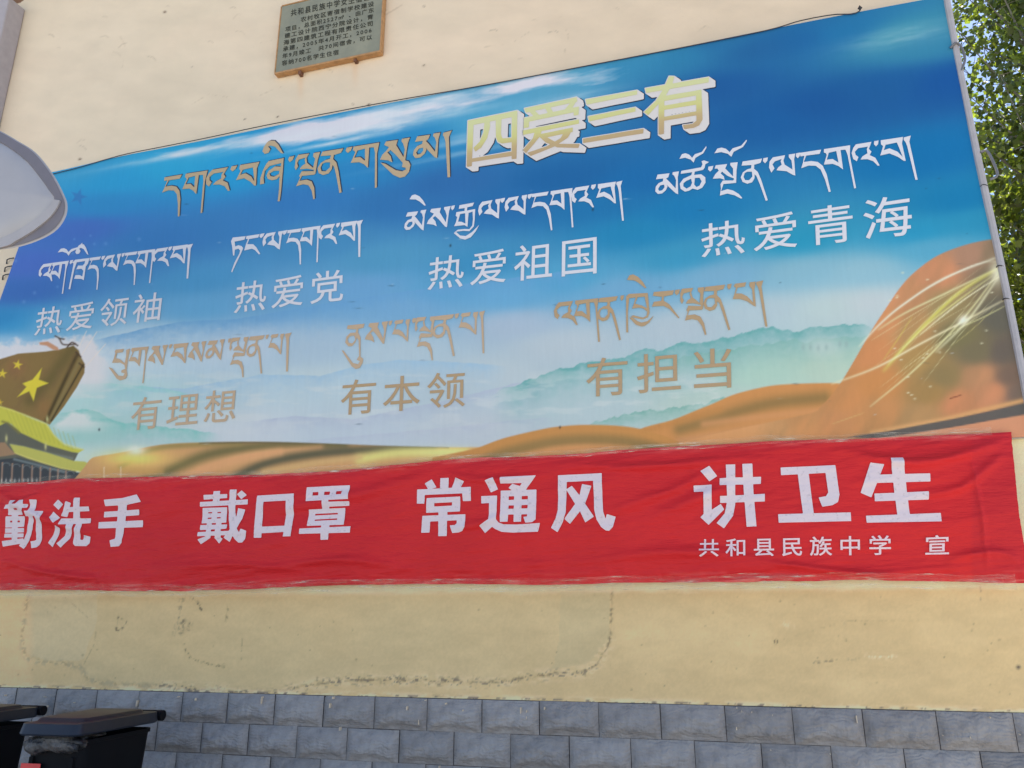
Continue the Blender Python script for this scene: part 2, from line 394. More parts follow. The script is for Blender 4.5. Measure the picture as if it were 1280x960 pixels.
n3 = noise_nodes(nt, 22, 6, (1, 1, .45)); 
c = mul(nt, r1.outputs[0], ro.outputs[0]); r3 = ramp(nt, n3.outputs[0], [(.34, .84), (.47, 1.0), (.62, 1.05)]); c = mul(nt, c, r3.outputs[0])  # relief shading put into the colour: grooves darker, high spots lighter
mx = N('ShaderNodeMix'); mx.data_type = 'RGBA'; L(r2.outputs[0], mx.inputs[0]); L(c, mx.inputs[6]); mx.inputs[7].default_value = (*alb((170, 170, 178)), 1)
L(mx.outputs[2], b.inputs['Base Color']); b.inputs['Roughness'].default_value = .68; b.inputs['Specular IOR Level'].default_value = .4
wv = N('ShaderNodeTexWave'); wv.bands_direction = 'Z'; wv.inputs['Scale'].default_value = 16; wv.inputs['Distortion'].default_value = 16; wv.inputs['Detail'].default_value = 3; wv.inputs['Detail Scale'].default_value = .7
tc = N('ShaderNodeTexCoord'); mp = N('ShaderNodeMapping'); L(tc.outputs['Object'], mp.inputs[0]); L(mp.outputs[0], wv.inputs[0])
cmb = N('ShaderNodeCombineXYZ'); L(oi.outputs['Random'], cmb.inputs[0]); L(oi.outputs['Random'], cmb.inputs[2]); 
sm_ = N('ShaderNodeVectorMath'); sm_.operation = 'SCALE'; sm_.inputs[3].default_value = 7; L(cmb.outputs[0], sm_.inputs[0]); L(sm_.outputs[0], mp.inputs['Location'])
pb = bump(nt, wv.outputs['Fac'], .3, .008, None); bump(nt, n3.outputs[0], .9, .018, b, pb)
tms = [tile_mesh(s) for s in range(1, 9)]
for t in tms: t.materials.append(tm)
X0 = P(906, 866 + .025 * 906)[0]; PIT = .3145
zt = ZB; row = 0
while zt > .05:
    hh = .165
    off = 0 if row % 2 == 0 else .5 * PIT
    k = 0
    for i in range(-18, 7):
        xc = X0 + (i + .5) * PIT + off
        x0, x1 = xc - PIT / 2, xc + PIT / 2
        if x0 > XE - .03: continue
        o = bpy.data.objects.new('tile', random.choice(tms)); link(o, bld)
        s = 1.0
        if x1 > XE: s = (XE - x0 - .002) / .3108; xc = (x0 + XE) / 2
        o.location = (xc + random.uniform(-.001, .001), random.uniform(-.0015, .0015), zt - hh / 2 + random.uniform(-.0012, .0012)); o.scale = (s, random.uniform(.85, 1.15), 1)
        o.rotation_euler = (random.uniform(-.008, .004), random.uniform(-.006, .006), random.uniform(-.006, .006))
    zt -= hh; row += 1
gm = MB(); gm.box(-14, XE - .001, -.004, .02, 0, ZB + .001); gm.build('mortar_bed', simple('dark_mortar', alb((64, 62, 66)), .95, .3, 40, .002), bld)
# cream paint runs and splashes on the tiles
dr = MB(); rs = random.Random(3)
for _ in range(46):
    x = rs.uniform(-5.3, 1.3); z = ZB - abs(rs.gauss(0, .05)); l = rs.choice((.004, .006, .012, .03)) * rs.uniform(.6, 1.3); w_ = rs.uniform(.0008, .0022)
    if rs.random() < .4: z = ZB - rs.uniform(0, .33)
    dr.box(x - w_, x + w_ * rs.uniform(.5, 1.5), -.046, -.020, z - l, z)
dr.build('paint_splashes', simple('dried_cream_paint', alb((200, 192, 178)), .8, .1, 30), bld)['kind'] = 'stuff'

# ------------------------------------------------------------------ billboard
BD = DW - .055     # distance of the printed face from the eye
bb = empty('billboard', (0, 0, 0))
tag(bb, 'large blue printed school billboard with Tibetan and Chinese slogans on the wall', 'billboard')
ZT = EYE + 3.487 * BD / DW; ZL = EYE + .84
kD = BD / DW
def xleft(Zr):      # left edge leans outwards going down
    return np.interp(Zr, [.8, 2.38, 2.82, 3.5], [-5.62, -5.365, -5.28, -5.15]) * kD
def board_y(X, Z):
    e = sst(0, .25, Z - ZL) * sst(0, .2, ZT - Z)
    return BD - DW + e * (.012 * (fbm(X * .7, Z * .9, 71, 2) - .5) + .0035 * (fbm(X * 6 + Z * 2, Z * 1.2, 72, 2) - .5))
def bwarp(U, W):
    Z = ZL + (ZT - ZL) * W
    xl = xleft((Z - EYE) / kD); xr_ = 1.392 * kD
    X = xl + (xr_ - xl) * U
    Z = Z + W ** 6 * (-.035 * sst(-4.2, -5.1, X) + .006 * np.sin(X * 2.1))
    return X, Z

SKYPTS = [  # print colours seen at points of the sheet
(90,215,60,150,200),(130,258,52,135,195),(100,285,70,110,188),(40,330,74,110,192),(30,365,62,108,182),(20,405,58,146,202),(2,400,50,130,190),(150,330,68,132,190),(200,300,60,122,186),
(250,350,76,148,200),(250,385,96,162,210),(300,280,60,124,186),(380,250,55,120,186),(450,215,48,132,194),(300,215,44,150,208),(400,190,40,145,205),(520,180,46,138,200),(620,150,80,165,210),(150,225,48,150,205),(210,210,50,160,210),
(700,100,90,165,205),(800,75,60,142,190),(850,70,50,130,180),(900,55,44,115,172),(950,60,40,104,166),(1000,50,36,104,168),(1050,42,40,120,178),(1125,45,66,150,180),(1155,55,58,138,180),(1190,100,30,90,165),
(1100,110,34,97,164),(900,110,35,96,165),(960,150,32,98,168),(1020,130,32,92,162),(1150,195,27,118,184),(1200,250,30,128,186),(1225,275,48,148,194),(700,225,36,104,170),(560,230,50,110,176),(500,255,52,116,180),
(640,255,45,112,178),(750,255,38,120,182),(800,225,34,112,180),(800,290,40,136,190),(860,262,34,128,190),(850,322,60,150,195),(1000,300,46,152,195),(1150,290,46,152,200),(400,300,70,138,190),(480,325,80,150,195),
(600,330,62,140,190),(450,360,104,160,208),(560,362,88,158,204),(700,350,78,158,202),(640,370,100,165,208),(500,385,118,168,208),(350,375,104,160,206),(780,362,110,165,205),(900,345,118,170,205),(1000,340,130,180,205),
(1080,338,140,186,208),(1165,310,90,168,205),(1040,385,177,201,207),(950,390,169,193,207),(850,410,169,189,204),(700,430,175,193,207),(640,405,164,185,207),(300,430,187,205,223),(400,430,164,190,212),
(600,470,177,195,207),(200,425,176,205,226),(150,440,205,219,229),(130,500,172,206,212),(110,540,156,198,198),(200,545,186,202,210),(300,540,192,205,217),(450,540,183,200,214),(600,540,181,195,207),(720,505,177,197,207),
(100,575,187,210,210),(400,480,183,203,214),(500,440,171,195,212),(60,405,110,170,212),(0,430,150,190,220),(850,470,171,197,204),(950,470,172,204,195),(1040,460,182,205,193),(900,500,178,200,197),(1080,380,182,198,208)]
def scatter(px, py, pts, ky=2.3, pw=2.0, e=120.):
    num = np.zeros(px.shape + (3,)); den = np.zeros(px.shape)
    for x, y, r, g, b_ in pts:
        dy = (py - y) + .17 * (px - x) * np.clip(1 - (y / 787.), 0, 1)
        w_ = 1 / (((px - x) ** 2 * .55 + (dy * ky) ** 2) + e) ** pw
        num += w_[..., None] * np.array([r, g, b_]); den += w_
    return num / den[..., None]
SILK = [(900,545,198,146,98),(960,538,200,148,100),(1010,524,196,140,92),(1090,440,192,132,88),(1110,400,194,136,94),(1130,372,196,138,100),(1170,338,194,134,100),(1215,318,158,124,104),(1240,318,128,112,92),(1245,345,112,104,88),(1185,385,146,130,92),(1140,410,170,135,92),(1200,420,114,110,80),
(1150,450,160,132,84),(1100,480,188,132,82),(1050,500,192,134,86),(1160,490,156,126,80),(1220,440,112,106,84),(1250,395,92,92,86),(1255,440,98,92,86),(1225,470,180,132,98),(1240,490,190,132,98),(1262,470,112,96,86),(1275,490,112,98,90),(1200,505,192,130,94),
(1150,520,170,134,92),(1180,470,134,118,82),(1040,525,190,134,90),(1100,515,186,134,88)]
def star(cx, cy, pts5, k=.40):
    out = []
    for i in range(5):
        a = np.array(pts5[i]); b_ = np.array(pts5[(i + 1) % 5]); m_ = (a + b_) / 2; c_ = np.array((cx, cy))
        out += [tuple(a), tuple(c_ + (m_ - c_) * (k / .8090) * 1.0)]
    return out
def rstar(cx, cy, r, a0=0): return star(cx, cy, [(cx + r * math.cos(a0 - math.pi / 2 + i * 1.25664), cy + r * math.sin(a0 - math.pi / 2 + i * 1.25664)) for i in range(5)])

def ds0(c, k=.16):
    g_ = c.mean(-1, keepdims=True); return c + (g_ - c) * k
def board_col(px, py, X, Z):
    C = scatter(px, py, SKYPTS, e=500., pw=1.8)
    C = C * (1 - .07 * sst(.25, .75, (px + 1.1 * (300 - py)) / 1200.) * sst(380, 260, py))[..., None]
    # cloud streaks along the top
    top = 223.8 - .1938 * px
    q = py - top
    n_ = fbm(px / 75, q / 11, 101, 5); n2 = fbm(px / 28, q / 5, 102, 4)
    band = np.interp(px, [0, 60, 150, 230, 300, 380, 470, 540, 640, 700, 760, 850, 1300], [0, 0, .0, .85, 1, .95, .9, .75, .95, .7, .3, 0, 0])
    cen = np.interp(px, [200, 300, 420, 500, 560, 640, 760], [10, 12, 16, 20, 12, 10, 14]); wd = np.interp(px, [200, 300, 420, 520, 600, 700], [7, 9, 15, 14, 11, 9])
    m = np.exp(-((q - cen) / wd) ** 2) * band
    C = mix(C, (206, 206, 222), np.clip(m * 1.5 - .40 + (n_ - .5) * 2.1 + (n2 - .5) * 1.0, 0, .95) * (m > .05))
    for sx, sy, wx, wy, s in ((520, 150, 90, 6, .55), (460, 160, 60, 4, .5), (640, 160, 110, 5, .35), (240, 190, 90, 4, .6), (1130, 45, 70, 12, .25), (490, 142, 60, 8, .8), (530, 128, 50, 6, .8), (430, 176, 70, 3, .6), (360, 172, 80, 7, .6), (590, 175, 90, 3, .35), (560, 195, 80, 3, .3), (700, 125, 60, 6, .35)):
        qq = (py - sy) + .19 * (px - sx); m = np.exp(-((px - sx) / wx) ** 2 - (qq / wy) ** 2) * s
        C = mix(C, (200, 212, 226), np.clip(m * (.3 + 1.4 * fbm(px / 30, qq / 4, 103)), 0, .8))
    # faint stars in the upper left
    for sx, sy, r_ in ((98, 246, 11), (135, 222, 0)):
        if r_: C = mix(C, (62, 100, 170), soft(px, py, rstar(sx, sy, r_, .3)) * .45)
    rs = random.Random(2)
    for _ in range(26):
        sx = rs.uniform(15, 190); sy = rs.uniform(262, 400)
        C = mix(C, (110, 160, 215), np.exp(-((px - sx) ** 2 + (py - sy) ** 2) / rs.uniform(2, 6)) * .4)
    # misty mountain ridges
    def ridge(pts, col, fade, k=.8, rough=3., lo=None):
        nonlocal C
        xs = [p[0] for p in pts]; ys = [p[1] for p in pts]
        yr = np.interp(px, xs, ys) - rough * (fbm(px / 14, px * 0, int(xs[0]) + 7, 4) - .5) * 2
        ins = (px >= xs[0]) & (px <= xs[-1]); ex = sst(xs[0], xs[0] + 40, px) * sst(xs[-1], xs[-1] - 40, px)
        m = sst(-.8, .8, py - yr) * np.exp(-np.clip(py - yr, 0, None) / fade) * k * ins * ex
        tex = .55 + .9 * fbm(px / 7, py / 5, int(xs[0]) + 3, 4)
        C = mix(C, col, np.clip(m * tex, 0, 1))
    ridge([(105, 428), (180, 411), (230, 402), (300, 398), (370, 386), (450, 372), (520, 362), (620, 350), (740, 335)], (102, 158, 208), 22, .75, 1)
    if 0: ridge([(300, 440), (420, 408), (520, 395), (640, 392), (760, 396), (860, 385)], (120, 172, 212), 16, .35, 1)
    ridge([(110, 480), (180, 483), (230, 486), (280, 476), (330, 468), (400, 470), (450, 456), (500, 450), (560, 452), (640, 458)], (152, 188, 216), 18, .85, 1)
    ridge([(70, 482), (140, 479), (210, 486), (260, 500)], (146, 200, 204), 16, .8, 2)
    ridge([(60, 520), (110, 512), (150, 527), (200, 533), (280, 542)], (120, 188, 186), 18, .8, 3)
    ridge([(300, 528), (370, 520), (440, 524), (500, 512), (560, 500), (640, 480), (700, 470)], (168, 182, 206), 14, .7, 1)
    ridge([(360, 552), (440, 545), (520, 538), (600, 530), (700, 520)], (172, 184, 206), 10, .5, 1)
    ridge([(610, 494), (660, 476), (700, 462), (730, 452), (780, 448), (800, 441), (840, 432), (880, 426), (915, 418), (945, 411), (1000, 414), (1040, 405), (1100, 410)], (104, 166, 170), 22, .92, 5)
    ridge([(820, 455), (900, 436), (960, 430), (1020, 424), (1100, 420)], (118, 172, 166), 18, .55, 6)
    ridge([(720, 534), (770, 522), (800, 513), (850, 508), (900, 499), (960, 490)], (120, 172, 166), 14, .8, 6)
    C = mix(C, (196, 210, 212), np.exp(-((px - 1028) / 26) ** 2 - ((py - 432) / 14) ** 2) * .55)
    for (x0, y0) in ((1004, 420), (1013, 420), (1023, 421), (1033, 420), (1050, 416), (1058, 416)):
        C = mix(C, (140, 170, 172), np.exp(-((px - x0) / 2.2) ** 2 - ((py - y0 - 14) / 4) ** 2) * .6)
    C = mix(C, (206, 214, 218), np.clip(sst(.52, .7, fbm(px / 40, py / 9, 131)) * sst(455, 480, py) * sst(560, 500, py) * (px < 900) * .35, 0, 1))
    # cloud bank behind the flag
    cl = fbm(px / 16, py / 12, 141, 5)
    e = np.interp(px, [0, 20, 40, 60, 80, 100, 115, 130, 150], [430, 420, 426, 418, 412, 424, 424, 440, 470]) + 14 * (cl - .5) * 2
    C = mix(C, (208, 212, 222), sst(-1, 9, py - e) * sst(150, 118, px) * sst(505, 470, py) * .9)
    C = mix(C, (214, 218, 222), sst(0, 6, py - np.interp(px, [60, 90, 120, 150], [530, 514, 521, 530]) - 12 * (cl - .5)) * sst(60, 75, px) * sst(160, 100, px) * sst(545, 528, py) * .8)
    # thin rigging rays
    for pts in ([(100, 447), (121, 415)], [(104, 462), (132, 430)], [(96, 440), (108, 414)]):
        d, t = segdist(px, py, pts); C = mix(C, (216, 214, 214), np.exp(-(d / .7) ** 2) * .7)
    # ---- flag
    fl = [(-8, 452), (0, 449), (23, 442), (57, 439.5), (76, 436.5), (92, 432), (98.5, 438), (101, 446), (106, 455), (105.5, 466), (96, 484), (80, 508), (62, 531), (46, 524), (0, 508), (-8, 505)]
    fm = soft(px, py, fl)
    fc = np.zeros(px.shape + (3,)) + np.array([134., 112, 66])
    fc = mix(fc, (146, 106, 70), np.exp(-((px - 20) / 12) ** 2 - ((py - 460) / 12) ** 2) * .8)
    fc = mix(fc, (146, 110, 66), np.exp(-((px - 55) / 10) ** 2 - ((py - 510) / 14) ** 2) * .8)
    fc = mix(fc, (100, 92, 54), np.exp(-(segdist(px, py, [(90, 436), (62, 475), (38, 500)])[0] / 9) ** 2) * .7)
    fc = mix(fc, (70, 62, 40), np.exp(-(segdist(px, py, [(96, 444), (78, 482), (58, 526)])[0] / 2.6) ** 2) * .85)
    fc = mix(fc, (132, 120, 76), np.exp(-(segdist(px, py, [(101, 448), (84, 482), (62, 526)])[0] / 2.4) ** 2) * .8)
    fc = mix(fc, (66, 60, 42), np.exp(-(segdist(px, py, [(104, 456), (88, 484), (64, 526)])[0] / 1.3) ** 2) * .8)
    fc = mix(fc, (120, 96, 66), sst(.5, .75, fbm(px / 10 + py / 30, py / 16, 151)) * .3)
    fc = ds0(fc)
    fc = mix(fc, (208, 198, 72), soft(px, py, star(41, 479.5, [(52.3, 460), (60.7, 479), (42, 501.5), (21.5, 496.3), (28, 479.3)])))
    fc = mix(fc, (206, 190, 72), soft(px, py, rstar(22, 456, 6.4, .2)))
    fc = mix(fc, (206, 190, 72), soft(px, py, rstar(3, 467, 6, .1)))
    fc = mix(fc, (200, 180, 70), soft(px, py, rstar(0, 503, 4, .1)))
    C = mix(C, (0, 0, 0), fm); C = C + fc * fm[..., None]
    C = mix(C, (188, 146, 120), soft(px, py, [(49, 428), (60, 427), (72, 434), (74, 438), (66, 437), (58, 432), (50, 431)]))
    for pts in ([(69, 420), (74, 423), (78, 430), (86, 431), (94, 430)], [(74, 423), (80, 424)], [(95, 440), (101, 446)], [(99, 454), (105, 459)], [(84, 434), (90, 428), (97, 432)]):
        d, t = segdist(px, py, cr(pts, 4)); C = mix(C, (72, 60, 52), np.exp(-(d / 1.0) ** 2) * .85)
    # ---- two tiered palace
    def poly(pts, col, k=1.):
        nonlocal C
        C = mix(C, col, soft(px, py, pts) * k)
    poly([(-6, 520), (12, 530), (28, 540), (60, 556), (98, 566), (92, 578), (95, 590), (100, 604), (-6, 606)], (96, 100, 92))
    poly([(-6, 506), (0, 508), (16, 512), (30, 519), (44, 525), (58, 530), (64, 538), (70, 547), (80, 556), (92, 560), (104, 562.5), (98, 566), (90, 565), (58, 556), (26, 541), (14, 530), (8, 528), (-6, 535)], (188, 190, 84))
    for k in range(16):
        x0 = 2 + k * 5.6; d, t = segdist(px, py, [(x0 + 6, 512 + k * 1.4), (x0 + 16, 536 + k * 2)]); C = mix(C, (160, 164, 74), np.exp(-(d / .7) ** 2) * .35 * (py > 508 + .42 * px - 2) * (py < 532 + .36 * px) * (px < 95))
    d, t = segdist(px, py, [(0, 508), (30, 518), (58, 530), (66, 543), (80, 555), (104, 562)]); C = mix(C, (205, 205, 120), np.exp(-(d / 1.0) ** 2) * .7)
    d, t = segdist(px, py, [(14, 556), (40, 562), (66, 568), (90, 573)]); C = mix(C, (128, 140, 134), np.exp(-(d / 2) ** 2) * .6)
    poly([(12, 555), (30, 558), (60, 566), (92, 576), (106, 577), (119, 583), (104, 590), (76, 585), (34, 573), (18, 566)], (180, 182, 100))
    d, t = segdist(px, py, [(18, 566), (50, 577), (76, 585), (104, 590)]); C = mix(C, (206, 200, 120), np.exp(-(d / .9) ** 2) * .8)
    poly([(-6, 553), (6, 553), (12, 560), (20, 568), (0, 571), (-6, 571)], (150, 126, 102))
    poly([(-6, 575), (22, 572), (40, 577), (76, 587), (105, 592), (101, 604), (-6, 606)], (66, 72, 78))
    d, t = segdist(px, py, [(18, 574), (50, 582), (80, 590)]); C = mix(C, (128, 146, 150), np.exp(-(d / 1.6) ** 2) * .7)
    for k, x0 in enumerate((2, 14.5, 27.5, 39.5, 50, 62, 72, 82)):
        y0 = 577 + x0 * .13; C = mix(C, (160, 134, 118), (np.exp(-((px - x0 - .04 * (604 - py)) / 1.1) ** 2) * (py > y0) * (py < 606)) * .9)
        d = np.abs(np.hypot((px - x0 - 6), (py - y0 - 5) * 1.2) - 4.6); C = mix(C, (120, 132, 136), np.exp(-(d / .8) ** 2) * .6 * (py < y0 + 5) * (py > 572))
    for x0, y0 in ((59, 524), (8, 548), (57, 558)):
        C = mix(C, (196, 196, 140), np.exp(-((px - x0) / 1.6) ** 2 - ((py - y0) / 4.5) ** 2) * .9)
    for k in range(9): C = mix(C, (205, 205, 205), np.exp(-((px - 2 - k * 5.5) / .8) ** 2 - ((py - 601) / 3) ** 2) * .8)
    d, t = segdist(px, py, [(24, 541), (10, 529), (3, 527)]); C = mix(C, (120, 118, 70), np.exp(-(d / 1.6) ** 2) * .8)
    # ---- silk along the bottom
    def ds(c, k=.14):
        g_ = c.mean(-1, keepdims=True) * .98; return c + (g_ - c) * k
    def silk(edge, col_fn, soft=1.2, x0=None):
        nonlocal C
        xs = [p[0] for p in edge]; ys = [p[1] for p in edge]
        yr = np.interp(px, xs, ys); m = sst(-soft, soft, py - yr) * (px >= xs[0]) * (px <= xs[-1])
        C = C * (1 - m[..., None]) + col_fn(py - yr) * m[..., None]
    def sA(dq):
        c = np.zeros(px.shape + (3,)) + np.array([194., 152, 108])
        for pts, wd, col, k in (([(185, 602), (225, 582), (270, 566), (340, 557), (430, 556)], 7.5, (112, 106, 74), .95), ([(215, 604), (260, 584), (320, 568), (400, 561)], 5, (208, 160, 116), .9), ([(280, 604), (330, 580), (390, 568), (460, 562), (540, 559)], 6.5, (96, 94, 76), 1.),
                                ([(150, 584), (190, 562), (240, 556), (300, 554)], 4, (140, 128, 84), .8), ([(250, 590), (300, 575), (350, 565)], 5, (206, 158, 116), .8), ([(450, 574), (500, 566), (580, 565)], 7, (208, 206, 130), .9),
                                ([(560, 575), (620, 560), (660, 552)], 5, (200, 160, 104), .7), ([(120, 592), (150, 588), (200, 590)], 6, (186, 150, 96), .7), ([(250, 553.5), (325, 553), (450, 554.5), (560, 559)], 1.6, (88, 84, 66), .6), ([(330, 590), (400, 578), (450, 572)], 4, (198, 170, 120), .7)):
            d, t = segdist(px, py, cr(pts, 5)); c = mix(c, col, np.exp(-(d / wd) ** 2) * k)
        c = mix(c, (184, 146, 106), sst(150, 100, px) * .6)
        return c * 1.03
    silk(cr([(82, 610), (97, 594), (106, 583), (113, 574), (122, 570.5), (150, 566), (200, 556), (250, 553), (325, 552), (400, 554), (480, 557), (560, 559), (600, 559), (640, 560), (700, 562)], 4), sA)
    C = mix(C, (236, 218, 118), np.exp(-((px - 168) / 40) ** 2 - ((py - 573) / 10) ** 2) * .85)
    C = mix(C, (232, 236, 225), np.exp(-((px - 170) / 12) ** 2 - ((py - 563) / 6) ** 2) * .8)
    C = mix(C, (222, 222, 150), np.exp(-((px - 560) / 50) ** 2 - ((py - 566) / 7) ** 2) * .6)
    for x0 in (130, 151): C = mix(C, (222, 214, 190), np.exp(-((px - x0) / .7) ** 2) * (py > 583) * .7)
    def sC(dq):
        c = np.zeros(px.shape + (3,)) + np.array([196., 142, 90])
        for pts, wd, col, k in (([(850, 536), (900, 522), (960, 505), (1030, 497)], 9, (142, 118, 78), .9), ([(800, 540), (860, 524), (900, 512)], 5, (184, 134, 82), .6), ([(880, 530), (960, 520), (1040, 512)], 5, (200, 148, 104), .7), ([(850, 552), (950, 535), (1050, 522)], 6, (196, 148, 108), .7)):
            d, t = segdist(px, py, cr(pts, 5)); c = mix(c, col, np.exp(-(d / wd) ** 2) * k)
        return c
    silk(cr([(700, 566), (740, 557), (780, 545), (806, 534), (840, 525), (870, 513), (890, 505), (915, 494), (940, 487), (965, 482), (990, 480), (1020, 479), (1045, 479), (1070, 482)], 4), sC)
    silk(cr([(540, 572), (570, 566), (596, 560), (620, 551), (640, 545), (680, 536), (700, 533), (730, 531), (770, 532), (800, 536), (830, 545), (850, 553)], 4),
         lambda dq: mix(mix(np.zeros(px.shape + (3,)) + np.array([190., 140, 86]), (150, 124, 82), sst(6, 18, dq)), (200, 148, 100), sst(20, 28, dq)))
    def sD(dq):
        c = scatter(px, py, SILK, 1.0, 2.2, 60.)
        n_ = fbm((px * .8 + py * .45) / 30, (py * .9 - px * .45) / 90, 171, 4); c = ds(mix(c, (104, 102, 78), sst(.35, .85, n_) * .25), .06) * 1.05
        return c
    silk(cr([(850, 553), (900, 541), (960, 528), (1015, 516), (1026, 508), (1040, 493), (1055, 472), (1075, 438), (1090, 412), (1103, 392), (1127, 357), (1147, 337), (1173, 319), (1207, 306), (1240, 299), (1270, 297), (1310, 297)], 4), sD)
    # folds at the lower right
    d, t = segdist(px, py, [(1090, 541), (1180, 524), (1290, 498)]); C = mix(C, (204, 160, 112), np.exp(-(d / 3.2) ** 2) * .9)
    poly([(1060, 546), (1110, 539), (1200, 522), (1290, 502), (1290, 516), (1200, 533), (1100, 549)], (92, 92, 92), .95)
    poly([(1090, 549), (1180, 536), (1290, 517), (1290, 560), (1090, 560)], (202, 146, 116), .95)
    # streaks of light
    for pts, wd, col, k in (([(1074, 433), (1100, 405), (1130, 380), (1180, 348), (1245, 322)], 1.5, (216, 222, 205), .9), ([(1098, 412), (1130, 392), (1175, 370), (1246, 336)], 1.3, (210, 214, 170), .8),
                            ([(1247, 336), (1200, 365), (1150, 412), (1105, 463)], 2.6, (204, 206, 110), .85), ([(1250, 338), (1215, 385), (1180, 425), (1140, 465), (1088, 508)], 1.3, (216, 218, 170), .8),
                            ([(1257, 374), (1204, 402), (1150, 430), (1096, 459), (1040, 480)], 1.5, (220, 216, 180), .85), ([(1257, 382), (1230, 396), (1195, 412)], .9, (200, 204, 150), .7), ([(1110, 456), (1160, 405), (1240, 345)], 1.0, (216, 220, 150), .7),
                            ([(1150, 418), (1200, 378), (1250, 345)], .9, (226, 230, 200), .8), ([(1249, 345), (1210, 400), (1170, 440)], 1.8, (222, 226, 190), .7), ([(1104, 450), (1125, 420), (1140, 396)], .8, (196, 186, 96), .6), ([(1080, 516), (1040, 530)], .7, (200, 180, 120), .5),
                            ([(1245, 384), (1215, 412), (1190, 432)], .6, (180, 176, 120), .6), ([(1090, 425), (1150, 388), (1200, 360)], .6, (208, 206, 160), .6), ([(1250, 326), (1215, 332), (1160, 360)], .7, (214, 220, 205), .6)):
        d, t = segdist(px, py, cr(pts, 6)); C = mix(C, col, np.exp(-(d / wd) ** 2) * k * (.35 + .65 * np.sin(np.clip(t, 0, 1) * math.pi) ** .5))
    rs = random.Random(31)
    for _ in range(11):
        a_ = rs.uniform(0, 1); x0_, y0_ = 1235 + rs.uniform(-6, 16), 330 + a_ * 60; x1_, y1_ = 1085 + rs.uniform(0, 70), 415 + a_ * 80 + rs.uniform(-15, 15)
        d, t = segdist(px, py, cr([(x0_, y0_), ((x0_ + x1_) / 2 + 6, (y0_ + y1_) / 2 - rs.uniform(4, 14)), (x1_, y1_)], 5)); C = mix(C, (212, 214, 168), np.exp(-(d / .55) ** 2) * rs.uniform(.25, .6) * np.abs(np.sin(t * math.pi)) ** .5)
    d = np.hypot((px - 1204) * .8 - (py - 400) * .45, (py - 400) * 1.1 + (px - 1204) * .8)
    C = mix(C, (236, 240, 225), np.exp(-(d / 7) ** 2) * .9); C = mix(C, (236, 240, 215), np.exp(-(np.hypot(px - 1247, (py - 340) * .6) / 9) ** 2) * .8)
    rs = random.Random(8)
    for _ in range(20):
        sx = rs.uniform(1110, 1240); sy = rs.uniform(330, 500); C = mix(C, (214, 218, 190), np.exp(-((px - sx) / 1.8) ** 2 - ((py - sy) / .9) ** 2) * .8)
    d, t = segdist(px, py, [(1188, 498), (1201, 494)]); C = mix(C, (120, 74, 60), np.exp(-(d / .8) ** 2) * .8)
    # wear: pale scuffs, small specks
    rs = random.Random(18)
    for _ in range(60):
        sx = rs.uniform(60, 1240); sy = rs.uniform(120, 560); l = rs.uniform(1, 5)
        C = mix(C, (190, 205, 220) if rs.random() < .5 else (40, 60, 80), np.exp(-((px - sx) / l) ** 2 - ((py - sy) / .7) ** 2) * rs.uniform(.15, .5))
    for sx, sy in ((741, 262), (563, 307), (124, 537), (700, 534)): C = mix(C, (40, 46, 52), np.exp(-((px - sx) / 1.2) ** 2 - ((py - sy) / 1.6) ** 2) * .8)
    return np.clip(C, 0, 255)
NX, NZ = 1060, 410
X, Y, Z, F = grid(0, 1, NX, 0, 1, NZ, board_y, bwarp)
px, py = proj(X, Y, Z)
mesh('printed_sheet', np.stack([X, Y, Z], -1).reshape(-1, 3), F, M['print'], bb, True, alb(board_col(px, py, X, Z)).reshape(-1, 3))
# steel frame behind and round the sheet
M['frame'] = simple('pale_painted_steel', alb((158, 160, 170)), .45, .15, 14, .001, spec=.5)
xR = 1.392 * kD
fr = MB(); fr.box(xleft(.84) + .01, xR - .004, -.040, -.012, ZL, ZL + .03)
for x in np.linspace(-5, 1.2, 9): fr.box(x, x + .03, -.040, -.012, ZL + .03, ZT - .06)
fr.box(xleft(3.4) + .03, xR - .004, -.040, -.012, ZT - .06, ZT - .03); fr.build('frame', M['frame'], bb)
ed = MB()
side = [(xR + .013 + .006 * math.sin(k * .45), -.052, ZL - .0 + (ZT + .02 - ZL) * k / 14) for k in range(15)]
ed.tube(side, .0185, 8); ed.build('edge_tube', M['frame'], bb, True)
tz = MB()
for q in (232, 333, 374): 
    z = P(1235 + (q - 232) * .2, q, BD)[2]; tz.tube([(xR + .013 + .018 * math.cos(a), -.052 + .018 * math.sin(a), z + .004 * math.sin(a * 2)) for a in np.linspace(0, 2 * math.pi, 13)], .0028, 5)
tz.build('wire_tie', simple('dark_wire', (.03, .03, .035), .5), bb)
M['conduit'] = simple('grey_conduit', (.16, .16, .17), .5, .15, 20)
# loops of conduit hanging out past the frame
cd = MB()
a0 = P(1188, 60, BD - .01); cd.tube(cr([tuple(a0), (a0[0] + .03, a0[1] - .01, a0[2] + .02), (a0[0] + .055, a0[1], a0[2] - .01), (a0[0] + .06, a0[1], a0[2] - .09), (a0[0] + .03, a0[1], a0[2] - .16)], 5), .007, 6)
cd.build('conduit_loop', M['conduit'], bb, True); cd = MB()
a0 = P(1226, 190, BD - .01); cd.tube(cr([tuple(a0), (a0[0] + .03, a0[1], a0[2] + .0), (a0[0] + .05, a0[1], a0[2] - .08), (a0[0] + .055, a0[1], a0[2] - .15), (a0[0] + .02, a0[1], a0[2] - .17)], 5), .007, 6)
cd.build('conduit_loop', M['conduit'], bb, True)

